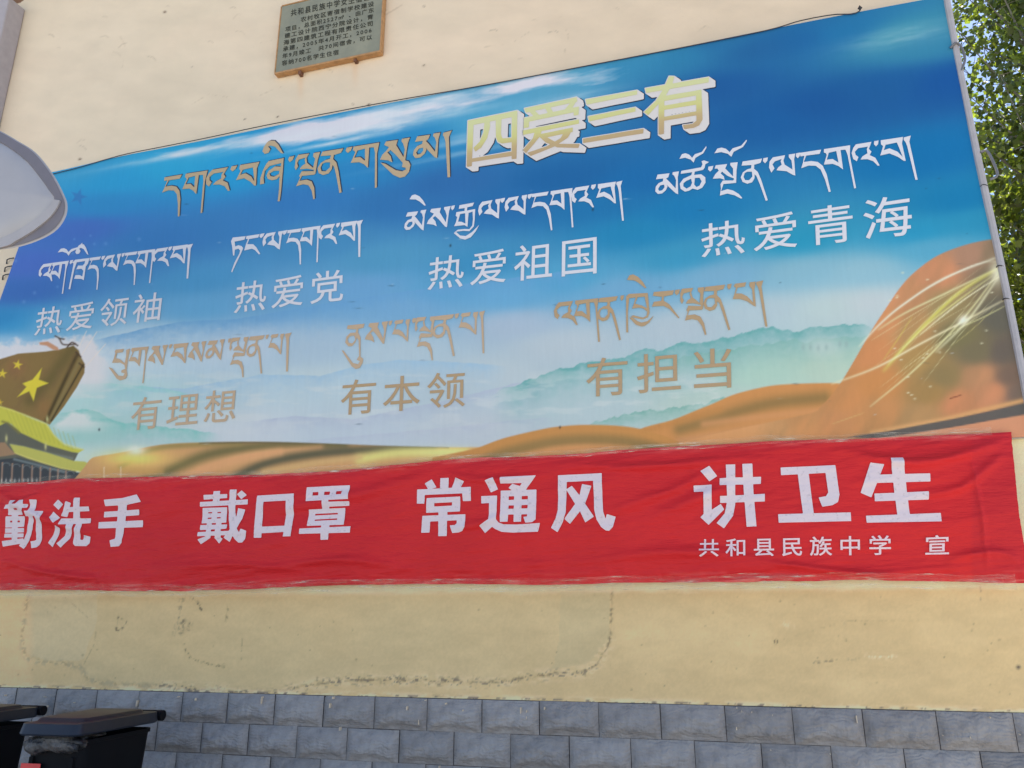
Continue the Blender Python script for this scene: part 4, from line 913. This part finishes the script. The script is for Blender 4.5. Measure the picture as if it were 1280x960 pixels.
# ------------------------------------------------------------------ red banner
RD = DW - .085
TOPE = cr([(-60, 607), (0, 604.5), (60, 601), (100, 598), (200, 596), (300, 593), (400, 589), (500, 581), (560, 574), (640, 570.5), (700, 568), (800, 561), (960, 552), (1100, 546.5), (1200, 542), (1262, 540), (1300, 538)], 4)
BOTE = cr([(-60, 738), (0, 738), (80, 737.5), (200, 738.5), (300, 736.5), (400, 733), (500, 730.5), (560, 730), (640, 731), (760, 729.5), (900, 728), (1000, 726.5), (1100, 725.5), (1180, 727), (1280, 728), (1320, 728)], 4)
bp_t = np.array([P(x, y, RD) for x, y in TOPE]); bp_b = np.array([P(x, y, RD) for x, y in BOTE])
BX0 = P(-55, 670, RD)[0]; 
def bnr_warp(U, W):
    xr_ = np.interp(W, [0, .45, 1], [P(1290, 727, RD)[0], P(1271, 640, RD)[0], P(1264, 540, RD)[0]]) + .006 * (fbm(W * 14, W * 0, 3) - .5)
    X = BX0 + (xr_ - BX0) * U
    zt_ = np.interp(X, bp_t[:, 0], bp_t[:, 2]); zb_ = np.interp(X, bp_b[:, 0], bp_b[:, 2])
    zt_ = zt_ + .010 * (fbm(X * 5, X * 0, 5) - .5); zb_ = zb_ + .012 * (fbm(X * 6, X * 0, 8) - .5)
    return X, zb_ + (zt_ - zb_) * W
def bnr_uv(X, Z):
    zt_ = np.interp(X, bp_t[:, 0], bp_t[:, 2]); zb_ = np.interp(X, bp_b[:, 0], bp_b[:, 2]); return (Z - zb_) / (zt_ - zb_)
BCREASE = [([(-10, 612), (60, 650), (120, 668)], 5, .012), ([(0, 700), (60, 716), (150, 726)], 4, .010), ([(540, 585), (600, 600), (700, 592)], 5, .009), ([(800, 650), (860, 630), (930, 600)], 9, .014), ([(740, 700), (840, 690), (960, 700)], 7, .010),
           ([(700, 580), (800, 585), (960, 570)], 5, .012), ([(1040, 560), (1140, 580), (1230, 560), (1262, 545)], 6, .014), ([(1130, 620), (1200, 610), (1262, 560)], 6, .010), ([(1180, 700), (1240, 690), (1275, 700)], 5, .010), ([(940, 700), (1050, 715), (1140, 722)], 4, .012),
           ([(300, 720), (420, 700), (520, 712)], 5, .009), ([(180, 712), (300, 706), (400, 716)], 4, .007), ([(330, 640), (420, 625), (500, 605), (560, 580)], 7, .010), ([(0, 640), (30, 630), (60, 612)], 5, .009), ([(760, 640), (850, 610), (900, 580)], 6, .010), ([(640, 640), (600, 655), (560, 665)], 5, .007), ([(1210, 560), (1225, 640), (1235, 720)], 3, .006)]
def banner_y(X, Z):
    w_ = bnr_uv(X, Z); px, py = proj(X, 0 * X + RD - DW, Z)
    y = RD - DW - .012 * np.sin(np.clip(w_, 0, 1) * math.pi) ** .7
    y = y + .034 * (fbm(X * .9 + Z * .6, Z * 3.2 - X * .35, 201, 2) - .5) + .020 * (fbm(X * 2.0 + Z, Z * 9 - X * 1.0, 202, 2) - .5)
    e = np.exp(-np.clip(w_, 0, 1) / .10) + .7 * np.exp(-np.clip(1 - w_, 0, 1) / .08)
    y = y + e * (.034 * (fbm(X * 3, Z * 38 - X * 3, 203, 3) - .5) + .016 * (fbm(X * 22 + Z * 8, Z * 5, 204, 2) - .5)) + .010 * (fbm(X * 5 + Z * 4, Z * 22 - X * 4, 205, 3) - .5)
    for pts, wd, a in BCREASE:
        d, t = segdist(px, py, cr(pts, 4)); y = y - 2.2 * a * np.exp(-(d / wd) ** 2) * np.sin(np.clip(t, 0, 1) * math.pi)
    return y
def banner_col(px, py, X, Z):
    w_ = bnr_uv(X, Z)
    C = np.zeros(px.shape + (3,)) + np.array([191., 39, 47])
    C = mix(C, (199, 44, 48), sst(.4, .7, fbm(X * .8, Z * 1.5, 211)) * .6)
    C = mix(C, (176, 44, 58), sst(.9, 1.0, w_) * .5)
    ed = sst(1211, 1219, px) * .35; C = mix(C, (172, 40, 54), ed)
    # pale scuffed bits near the hems
    m = sst(.60, .70, fbm(X * 4, Z * 60 - X * 3, 212, 3)) * (sst(.10, .02, w_) + sst(.93, 1.0, w_)); C = mix(C, (214, 120, 112), np.clip(m, 0, 1) * .6)
    return C
bn = empty('banner', (0, 0, 0)); tag(bn, 'long red cloth banner with white Chinese hygiene slogans below the billboard', 'banner')
X, Y, Z, F = grid(0, 1, 900, 0, 1, 110, banner_y, bnr_warp)
px, py = proj(X, Y, Z)
mesh('cloth', np.stack([X, Y, Z], -1).reshape(-1, 3), F, M['banner'], bn, True, alb(banner_col(px, py, X, Z)).reshape(-1, 3))
Q = 10.664
SL1 = [(0, 610, Q, [[(115,228),(422,222),(415,274),(98,284)], [(190,172),(260,170),(242,304),(160,304)], [(310,168),(377,166),(365,304),(290,304)], [(160,300),(357,300),(350,364),(150,368)],
         [(206,300),(292,300),(250,720),(178,742)], [(120,384),(372,382),(355,522),(103,532)], [(102,542),(354,537),(346,595),(94,602)], [(90,612),(342,608),(335,660),(78,664)], [(43,710),(332,672),(325,738),(50,784)],
         [(448,162),(527,160),(512,240),(507,320),(492,420),(457,560),(402,700),(325,814),(260,770),(330,700),(380,600),(410,470),(440,310),(440,240)], [(393,314),(610,311),(606,384),(385,382)],
         [(530,385),(604,383),(577,560),(560,700),(537,762),(500,792),(428,804),(413,712),(465,705),(490,690),(500,560)]], [[(174,440),(202,439),(200,464),(172,465)], [(270,438),(301,437),(299,462),(269,463)]]),
       (0, 610, Q, [[(738,230),(800,158),(874,222),(808,297)], [(698,395),(740,318),(824,400),(765,472)], [(775,498),(827,540),(787,640),(712,790),(650,732),(720,620)], [(905,178),(977,205),(962,250),(915,392),(836,376),(870,300)],
         [(1012,133),(1094,133),(1072,430),(988,430)], [(935,260),(1206,250),(1204,310),(930,324)], [(840,410),(1214,404),(1212,470),(820,492)], [(915,478),(992,478),(987,560),(942,680),(820,797),(763,740),(870,640),(905,560)],
         [(1025,478),(1097,478),(1082,690),(1110,695),(1124,682),(1132,628),(1215,652),(1203,738),(1160,776),(1010,774),(988,745),(1000,640)]], []),
       (0, 580, 4., [[(527,180),(620,172),(690,153),(711,190),(640,205),(532,212)], [(525,240),(701,228),(699,256),(522,268)], [(496,291),(718,282),(716,316),(495,323)], [(597,195),(641,193),(627,300),(613,395),(600,412),(558,415),(552,382),(578,375),(586,300)]], [])]
SL2 = [(240, 600, Q, [[(160,200),(472,187),(467,240),(158,263)], [(292,150),(380,146),(364,300),(273,300)], [(110,294),(750,258),(746,326),(106,356)],
         [(505,128),(599,126),(582,270),(580,420),(600,540),(615,650),(642,700),(665,650),(740,680),(717,790),(682,834),(630,837),(580,790),(530,700),(500,540),(488,330),(500,220)], [(598,190),(665,138),(727,200),(655,257)],
         [(618,376),(714,395),(682,520),(617,640),(512,827),(433,770),(500,690),(560,600),(600,480)], [(143,372),(472,364),(467,570),(133,580)], [(205,570),(272,570),(264,760),(195,762)], [(328,570),(400,570),(397,760),(316,762)],
         [(118,602),(482,594),(477,652),(113,670)], [(86,696),(542,680),(532,735),(83,752)], [(83,795),(230,740),(264,770),(122,857)], [(360,738),(420,785),(372,850),(308,770)]],
         [[(216,429),(270,427),(268,444),(214,446)], [(340,427),(392,425),(390,442),(338,444)], [(213,502),(266,500),(264,518),(211,521)], [(338,497),(390,495),(388,512),(336,515)]]),
       (240, 600, Q, [[(868,208),(962,204),(957,400),(937,772),(833,772),(858,400)], [(868,208),(1366,181),(1364,273),(868,296)], [(1263,190),(1366,181),(1371,340),(1341,756),(1237,757),(1264,400)], [(930,625),(1262,611),(1244,696),(930,713)]], []),
       (345, 600, Q, [[(413,99),(987,69),(987,261),(413,287)], [(640,270),(727,270),(724,400),(630,400)], [(628,580),(737,580),(720,799),(616,802)], [(722,298),(993,287),(986,346),(720,361)], [(447,398),(932,374),(924,601),(433,617)], [(335,652),(1017,621),(1007,706),(333,724)]],
         [[(500,165),(576,162),(574,209),(499,211)], [(654,159),(731,156),(729,203),(654,205)], [(814,152),(888,149),(886,193),(812,196)], [(531,454),(832,439),(830,460),(529,476)], [(531,531),(830,514),(828,534),(529,549)]])]
SL3 = [(515, 585, Q, [[(178,210),(270,153),(334,262),(225,290)], [(385,137),(498,135),(491,300),(380,300)], [(590,131),(704,182),(640,285),(528,290)], [(78,290),(793,254),(791,441),(684,444),(680,342),(180,363),(176,479),(74,479)],
         [(205,405),(652,384),(646,581),(196,601)], [(360,580),(480,580),(470,909),(357,911)], [(145,640),(719,619),(717,790),(682,842),(632,862),(545,870),(513,767),(580,765),(606,740),(606,700),(250,716),(241,863),(128,866)]], [[(307,472),(542,459),(537,503),(304,516)]]),
       (595, 585, Q, [[(133,175),(240,129),(300,288),(205,330)], [(75,378),(286,369),(281,690),(311,730),(380,755),(560,758),(865,738),(832,852),(500,864),(350,854),(265,817),(225,787),(130,872),(60,775),(180,690),(182,470),(75,476)],
         [(333,128),(812,104),(682,270),(660,310),(500,310),(438,270),(490,214),(590,243),(620,205),(333,212)], [(334,305),(810,289),(807,690),(760,727),(668,734),(641,655),(690,650),(692,620),(612,622),(611,719),(511,723),(511,622),(438,625),(433,719),(330,723)]],
         [[(441,380),(513,378),(511,426),(439,429)], [(614,376),(696,373),(694,419),(612,421)], [(441,503),(513,501),(511,546),(439,549)], [(614,498),(696,495),(694,541),(612,543)]]),
       (680, 585, Q, [[(190,100),(776,74),(786,400),(800,590),(830,682),(846,621),(962,655),(927,790),(877,843),(830,837),(770,792),(710,692),(680,560),(662,175),(308,190),(301,600),(262,720),(188,860),(100,800),(170,670),(195,560)],
         [(300,290),(378,242),(480,368),(557,480),(677,655),(560,732),(490,580),(420,480)], [(514,219),(640,244),(557,475),(480,600),(355,750),(283,685),(420,490),(480,368)]], [])]
SL4 = [(860, 560, 3.657, [[(57,108),(98,84),(134,130),(98,154)], [(26,174),(109,169),(109,284),(150,257),(166,282),(95,353),(57,318),(72,303),(72,203),(28,204)], [(145,140),(334,132),(333,165),(145,173)], [(147,222),(351,211),(351,246),(147,253)],
         [(173,78),(216,77),(216,260),(206,312),(165,369),(131,345),(168,300),(180,240)], [(248,75),(294,73),(299,200),(313,360),(268,362),(255,200)]], []),
       (860, 560, 3.657, [[(423,90),(673,79),(691,215),(684,249),(658,264),(612,271),(596,228),(630,222),(640,205),(628,115),(425,125)], [(500,108),(550,106),(574,308),(525,308)], [(411,305),(741,297),(743,337),(414,344)]], []),
       (860, 560, 3.657, [[(832,69),(894,78),(836,228),(787,207)], [(922,50),(979,48),(1012,315),(955,318)], [(860,125),(1103,119),(1104,156),(850,163)], [(850,210),(1096,201),(1097,238),(852,246)], [(810,312),(1151,299),(1154,338),(814,344)]], [])]
for chs, lab in ((SL1, 'first white slogan of three characters at the left end'), (SL2, 'second white slogan of three characters'), (SL3, 'third white slogan of three characters'), (SL4, 'fourth and largest white slogan of three characters')):
    inked(chs, RD, banner_y, M['banner_white'], bn, .0035, lab)
textq('宣', [(1156, 670), (1185, 669), (1185.5, 693), (1156, 693.5)], RD, banner_y, M['banner_pale'], bn, sp=1.25, bold=.010, off=.0055, seg=.2, label='single small pale character at the right')
textq('共和县民族中学', [(874, 674), (1112.5, 669.5), (1113.5, 694), (874, 696.5)], RD, banner_y, M['banner_pale'], bn, sp=1.25, bold=.010, off=.0055, seg=.2, label='small pale line of characters under the right slogan')
# clear plastic film folded over the hems
fm_, nt, b, N, L = newmat('clear_film')
b.inputs['Base Color'].default_value = (*alb((225, 212, 200)), 1); b.inputs['Roughness'].default_value = .18; b.inputs['Specular IOR Level'].default_value = .7
n = noise_nodes(nt, 16, 6, (.5, 1, 6)); r = ramp(nt, n.outputs[0], [(.46, .04), (.60, .16), (.70, .7)]); L(r.outputs[0], b.inputs['Alpha']); bump(nt, n.outputs[0], 1, .012, b)
def film(x0, x1, wa, wb, seed, out=.006):
    n_ = max(20, int((x1 - x0) / .012)); xs = np.linspace(x0, x1, n_); v = np.linspace(0, 1, 7)
    X, V_ = np.meshgrid(xs, v)
    zt_ = np.interp(X, bp_t[:, 0], bp_t[:, 2]); zb_ = np.interp(X, bp_b[:, 0], bp_b[:, 2])
    lo = wa + .035 * (fbm(X * 6, X * 0, seed) - .5); hi = wb + .035 * (fbm(X * 6, X * 0 + 3, seed + 1) - .5)
    Wd = lo + (hi - lo) * V_; Z = zb_ + (zt_ - zb_) * Wd
    Y = banner_y(X, zb_ + (zt_ - zb_) * np.clip(Wd, .01, .99)) - out - .006 * fbm(X * 14, V_ * 3, seed + 2)
    i = np.arange(X.size).reshape(X.shape); F_ = np.stack([i[:-1, :-1], i[:-1, 1:], i[1:, 1:], i[1:, :-1]], -1).reshape(-1, 4)
    return mesh('film', np.stack([X, Y, Z], -1).reshape(-1, 3), F_, fm_, bn, True)
film(BX0 + .02, -3.0, -.045, .05, 1); film(-3.0, -.2, -.045, .05, 1); film(-.2, 1.19, -.045, .05, 1)
film(BX0 + .02, -2.2, .97, 1.035, 13); film(-2.2, -.85, .97, 1.035, 13); film(-.85, 1.2, .97, 1.035, 13)

# ------------------------------------------------------------------ lamp head hanging in from the left
LD = 2.75
la = empty('street_lamp', (P(-75, 240, LD)[0] - .25, LD - DW, 0))
l0 = np.array(la.location); tag(la, 'light grey street lamp head seen from below at the left edge', 'street lamp')
M['lampg'] = simple('grey_lamp_paint', alb((150, 153, 163)), .4, .08, 10, .0006); M['lampl'] = simple('pale_lamp_cover', alb((150, 155, 167)), .35, .06, 5); M['lampd'] = simple('grey_lamp_rim', alb((104, 104, 116)), .5, .1, 10)
def mirror(pts, cx=-75):   # the half outside the frame mirrors the half inside
    c = np.array(P(cx, 240, LD)); r_ = [np.array(P(x, y, LD)) for x, y in pts]; s_ = r_[0][2]; e_ = r_[-1][2]
    out = list(r_)
    for q in reversed(r_): out.append(np.array((2 * c[0] - q[0], q[1], 2 * ((s_ + e_) / 2) - q[2])))
    return out
outer = cr([(-75, 148), (-30, 150), (0, 163.5), (22, 176), (45, 191), (66, 217), (80, 243), (84.5, 258), (81, 274), (68, 290), (45, 302), (20, 309.5), (0, 312), (-30, 316), (-75, 320)], 4)
inner = cr([(-75, 160), (-30, 165), (0, 177), (20, 189), (38, 204), (55, 225), (65, 239), (71, 248), (68, 256), (56, 270), (35, 285), (12, 297), (0, 302), (-30, 308), (-75, 312)], 4)
def ring_of(pts, dy, k=1.0, ctr=None):
    R_ = mirror(pts); c = sum(R_) / len(R_); return [tuple(c + (q - c) * k + np.array((0, dy, 0)) - l0) for q in R_]
lm = MB(); lm.loft([ring_of(outer, .09, .55), ring_of(outer, .05, .86), ring_of(outer, .012, .975), ring_of(outer, .0, 1.0), ring_of(outer, -.004, .985)], cap=True); lm.build('housing', M['lampg'], la, True)
lm = MB(); ra = ring_of(outer, -.0045, .985); rb_ = ring_of(inner, .0, 1.0)
rim_o = [tuple(np.array(p) + np.array((0, -.002, 0))) for p in ra]
lm.loft([rim_o, [tuple(np.array(p) + np.array((0, -.012, 0))) for p in rb_], [tuple(np.array(p) + np.array((0, -.006, 0))) for p in ring_of(inner, 0, .985)]], cap=False); lm.build('rim', M['lampd'], la, True)
lm = MB(); lm.loft([ring_of(inner, -.006, .985), ring_of(inner, -.016, .955), ring_of(inner, -.030, .80), ring_of(inner, -.040, .45), ring_of(inner, -.043, .05)], cap=True); lm.build('cover', M['lampl'], la, True)
# pale lip under the cover on the lower right edge
lp = MB(); arc = [q for q in inner if q[1] > 250 and q[0] > -40]; 
A_ = [np.array(P(x, y, LD)) + np.array((0, -.020, 0)) - l0 for x, y in arc]; c0_ = np.array(P(-75, 240, LD)) - l0
B_ = [q + (q - c0_) * (.045 + .075 * min(1, k_ / (len(A_) * .7))) + np.array((0, .004, 0)) for k_, q in enumerate(A_)]
lp.add([tuple(q) for q in A_] + [tuple(q) for q in B_] + [tuple(q + np.array((0, .012, 0))) for q in B_], [(i, i + 1, i + 1 + len(A_) * k + 0, i + len(A_) * k) if False else (i + len(A_) * (k - 1), i + 1 + len(A_) * (k - 1), i + 1 + len(A_) * k, i + len(A_) * k) for k in (1, 2) for i in range(len(A_) - 1)])
lp.build('lip', M['lampg'], la, True)
hz = P(-75, 235, LD)[2]
pp = MB(); pp.tube([(-.0, .12, 0), (-.0, .12, hz + .12)], .045, 12, .032); pp.build('pole', M['lampg'], la, True)
pp = MB(); pp.tube(cr([(0, .12, hz + .05), (.08, .11, hz + .1), (.16, .09, hz + .08), (.25, .08, hz)], 4), .022, 8); pp.build('arm', M['lampg'], la, True)

# ------------------------------------------------------------------ wheeled bins
M['binb'] = simple('dark_bin_plastic', (.0025, .003, .0045), .75, .2, 12, .001, spec=.2); M['lid'] = simple('blue_black_lid_plastic', (.016, .020, .032), .42, .25, 9, .0015, spec=.4)
bag, nt, b, N, L = newmat('crumpled_bag'); n = noise_nodes(nt, 14, 6); r = ramp(nt, n.outputs[0], [(.42, (.012, .012, .014)), (.50, (.06, .057, .054)), (.68, (.13, .12, .11))]); L(r.outputs[0], b.inputs['Base Color']); b.inputs['Roughness'].default_value = .35; bump(nt, n.outputs[0], 1, .03, b)
def rrect(w, d, z, yc=0, c=.05, xc=0, tf=1.0):
    hw, hd = w / 2, d / 2; out = []
    for sx, sy, a in ((1, -1, -90), (1, 1, 0), (-1, 1, 90), (-1, -1, 180)):
        for k in range(4):
            t = math.radians(a + k * 30); ww = hw * (tf if sy < 0 else 1)
            out.append((xc + sx * (ww - c) + c * math.cos(t), yc + sy * (hd - c) + c * math.sin(t), z))
    return out
def make_bin():
    t = empty('wheeled_bin')
    H = 1.05
    m = MB(); m.loft([rrect(.29, .38, .04, .02, .05), rrect(.31, .42, .3, .01, .05), rrect(.345, .50, .955, .01, .05, 0, .90), rrect(.355, .52, .957, .01, .05, 0, .90), rrect(.355, .52, .975, .01, .05, 0, .90), rrect(.34, .50, .975, .01, .05, 0, .9), rrect(.34, .48, .80, 0, .05, 0, .9)]); m.build('body', M['binb'], t, True)
    m = MB()   # lid: sloping skirt, flat rim and a raised panel, front edge lifted
    f = .36; tilt = .0
    def tl(r_): return [(x, y, z + tilt * (.28 - y)) for x, y, z in r_]
    m.loft([tl(rrect(.385, .60, 1.000, -.01, .05, 0, .86)), tl(rrect(.395, .61, 1.008, -.01, .05, 0, .86)), tl(rrect(.375, .59, 1.052, -.005, .04, 0, .86)), tl(rrect(.30, .47, 1.056, -.01, .03, 0, .88)), tl(rrect(.285, .44, 1.070, -.01, .03, 0, .88)), tl(rrect(.27, .42, 1.072, -.01, .03, 0, .88))])
    l = m.build('lid', M['lid'], t, True)
    m = MB(); m.tube([(-.200, .302, 1.03), (.200, .302, 1.03)], .027, 12); m.build('handle', M['binb'], t, True)
    for s in (-1, 1):
        m = MB(); m.tube([(s * .15, .22, .07), (s * .195, .22, .07)], .1, 18); m.build('wheel', M['binb'], t, True)
    for s in (-.11, .11):
        m = MB(); m.box(s - .010, s + .010, -.252, -.225, .45, .90); m.build('rib', M['binb'], t)
    return t
b1 = make_bin(); b1.location = (-3.275, 3.57 - DW + .0, .03); b1.rotation_euler[2] = math.radians(5)
tag(b1, 'black wheeled bin with a bag bulging under its blue black lid', 'bin', 'wheeled bins against the tiles')
def copy_tree(o, parent=None):
    c = o.copy(); COL.objects.link(c); c.parent = parent
    for ch in list(o.children): copy_tree(ch, c)
    return c
b2 = copy_tree(b1); b2.location = (-4.12, 3.60 - DW, .03); b2.rotation_euler[2] = math.radians(3); b2['label'] = 'leftmost black wheeled bin, mostly cut off by the frame edge'
# bag spilling under the lid of the nearer bin
def blob(cx, cy, cz, rx, ry, rz, seed, n=28, m_=14):
    V = []; 
    for i in range(m_ + 1):
        for k in range(n):
            th = math.pi * i / m_; ph = 2 * math.pi * k / n; x, y, z = math.sin(th) * math.cos(ph), math.sin(th) * math.sin(ph), math.cos(th)
            q = 1 + .55 * (float(fbm(np.array(x * 2.4 + 5 + z), np.array(y * 2.4 + z * 3), seed, 4)) - .5); V.append((cx + x * rx * q, cy + y * ry * q, cz + z * rz * q))
    F_ = [(i * n + k, i * n + (k + 1) % n, (i + 1) * n + (k + 1) % n, (i + 1) * n + k) for i in range(m_) for k in range(n)]
    return V, F_
bm_ = MB(); bm_.add(*blob(0, -.235, .965, .160, .045, .040, 3)); bm_.add(*blob(-.075, -.262, .950, .080, .028, .036, 4)); bm_.add(*blob(.065, -.258, .952, .085, .030, .034, 6)); bm_.add(*blob(0, -.12, .985, .15, .14, .02, 9))
bg_o = bm_.build('rubbish_bag', bag, None, True); bg_o.location = b1.location; bg_o.rotation_euler = b1.rotation_euler
tag(bg_o, 'crumpled grey and black rubbish bag squeezed under the lid of the bin', 'rubbish bag')
# red sticker on the front of the nearer bin
st = MB(); st.box(-.150, -.045, -.262, -.2575, .76, .872); o = st.build('sticker', simple('red_sticker', alb((200, 62, 66)), .5), b1); o['label'] = 'red sticker on the bin front'

# ------------------------------------------------------------------ trees beyond the wall end
bark = simple('pale_poplar_bark', (.20, .19, .16), .85, .35, 12, .01)
lf, nt, b, N, L = newmat('poplar_leaf')
a = N('ShaderNodeAttribute'); a.attribute_name = 'paint'
L(a.outputs['Color'], b.inputs['Base Color']); b.inputs['Roughness'].default_value = .42; b.inputs['Specular IOR Level'].default_value = .5
tr = N('ShaderNodeBsdfTranslucent'); L(mul(nt, a.outputs['Color'], (4.6, 4.4, 1.2)), tr.inputs[0])
ms = N('ShaderNodeMixShader'); ms.inputs[0].default_value = .4; L(b.outputs[0], ms.inputs[1]); L(tr.outputs[0], ms.inputs[2]); L(ms.outputs[0], nt.nodes['Material Output'].inputs[0])
def tree(x, y, H, R_, z0, seed, nb, nl, label, leaf=.055, lean=(0, 0), dens=1.):
    rs = np.random.RandomState(seed); t = empty('poplar_tree', (x, y, 0)); tag(t, label, 'tree', 'poplar trees beyond the end of the wall')
    m = MB(); tp = [(lean[0] * k / 8 * H + rs.uniform(-.05, .05), lean[1] * k / 8 * H + rs.uniform(-.05, .05), H * .97 * k / 8) for k in range(9)]
    m.tube(cr(tp, 4), .11 * H / 9, 10, .012); m.build('trunk', bark, t, True)
    br = MB(); anchors = []
    for i in range(nb):
        h = z0 + (H * .95 - z0) * (i + rs.rand()) / nb; az = rs.rand() * 6.283; fr_ = h / H
        ln = R_ * (1.15 - .75 * fr_) * rs.uniform(.7, 1.3); up = rs.uniform(.9, 1.9)
        bx = lean[0] * h; by = lean[1] * h
        pts = [(bx + math.cos(az) * ln * s, by + math.sin(az) * ln * s, h + ln * up * s ** 1.3 + rs.uniform(-.03, .03)) for s in np.linspace(0, 1, 6)]
        br.tube(pts, .028 * (1.2 - fr_), 5, .004, cap=False)
        for s in np.linspace(.2, 1, 6):
            q = np.array((bx + math.cos(az) * ln * s, by + math.sin(az) * ln * s, h + ln * up * s ** 1.3))
            for _ in range(2):
                tw = q + rs.normal(0, .18, 3) * np.array((1, 1, 1.1)); anchors.append(tw); br.tube([tuple(q), tuple((q + tw) / 2 + rs.normal(0, .02, 3)), tuple(tw)], .006, 3, .002, cap=False)
    br.build('branches', bark, t, True)
    A = np.array(anchors); n = nl; idx = rs.randint(0, len(A), n)
    dens_k = rs.rand(len(A)) ** 1.4; hk = np.clip(1.3 - A[:, 2] / 10.5, .16, 1); idx = idx[rs.rand(n) < (.18 + .82 * dens_k[idx]) * hk[idx]]; n = len(idx)
    Pn = A[idx] + rs.normal(0, .13, (n, 3)) * np.array((1, 1, 1.2))
    d1 = rs.normal(0, 1, (n, 3)); d1[:, 2] -= .6; d1 /= np.linalg.norm(d1, axis=1)[:, None]
    d2 = np.cross(d1, rs.normal(0, 1, (n, 3))); d2 /= np.linalg.norm(d2, axis=1)[:, None]; d3 = np.cross(d1, d2)
    s = leaf * rs.uniform(.75, 1.7, (n, 1))
    v0 = Pn; v1 = Pn + d1 * s * .45 + d2 * s * .5 + d3 * s * .12; v2 = Pn + d1 * s * 1.15; v3 = Pn + d1 * s * .45 - d2 * s * .5 + d3 * s * .12
    V = np.stack([v0, v1, v2, v3], 1).reshape(-1, 3); b_ = np.arange(n) * 4
    F_ = np.concatenate([np.stack([b_, b_ + 1, b_ + 2], -1), np.stack([b_, b_ + 2, b_ + 3], -1)])
    tone = rs.uniform(.5, 1.5, (n, 1)) * (.8 + .4 * dens_k[idx][:, None]); hue = rs.rand(n, 1)
    c = (np.array([.040, .060, .018]) * (1 - hue) + np.array([.085, .105, .030]) * hue) * tone
    o = mesh('crown', V, F_, lf, t, False, np.repeat(c, 4, axis=0)); return t
tree(4.15, 5.6, 13.5, 1.35, 2.0, 1, 95, 82000, 'nearest poplar with bright leaves beside the billboard edge', .062)
tree(5.6, 7.2, 12.5, 1.9, 1.2, 2, 90, 92000, 'darker poplar rising behind the nearest one', .066, lean=(-.02, 0))
tree(5.3, 11.0, 9.5, 2.6, 1.0, 3, 80, 62000, 'low wide poplar farther back, left of the gap in the trees', .075)
tree(8.6, 12.0, 13, 2.4, 1.0, 4, 60, 60000, 'tall far poplar at the right edge of the frame', .075)
tree(4.4, 15.5, 8.5, 2.4, .8, 5, 60, 70000, 'farthest small poplar seen through the leaves', .08)
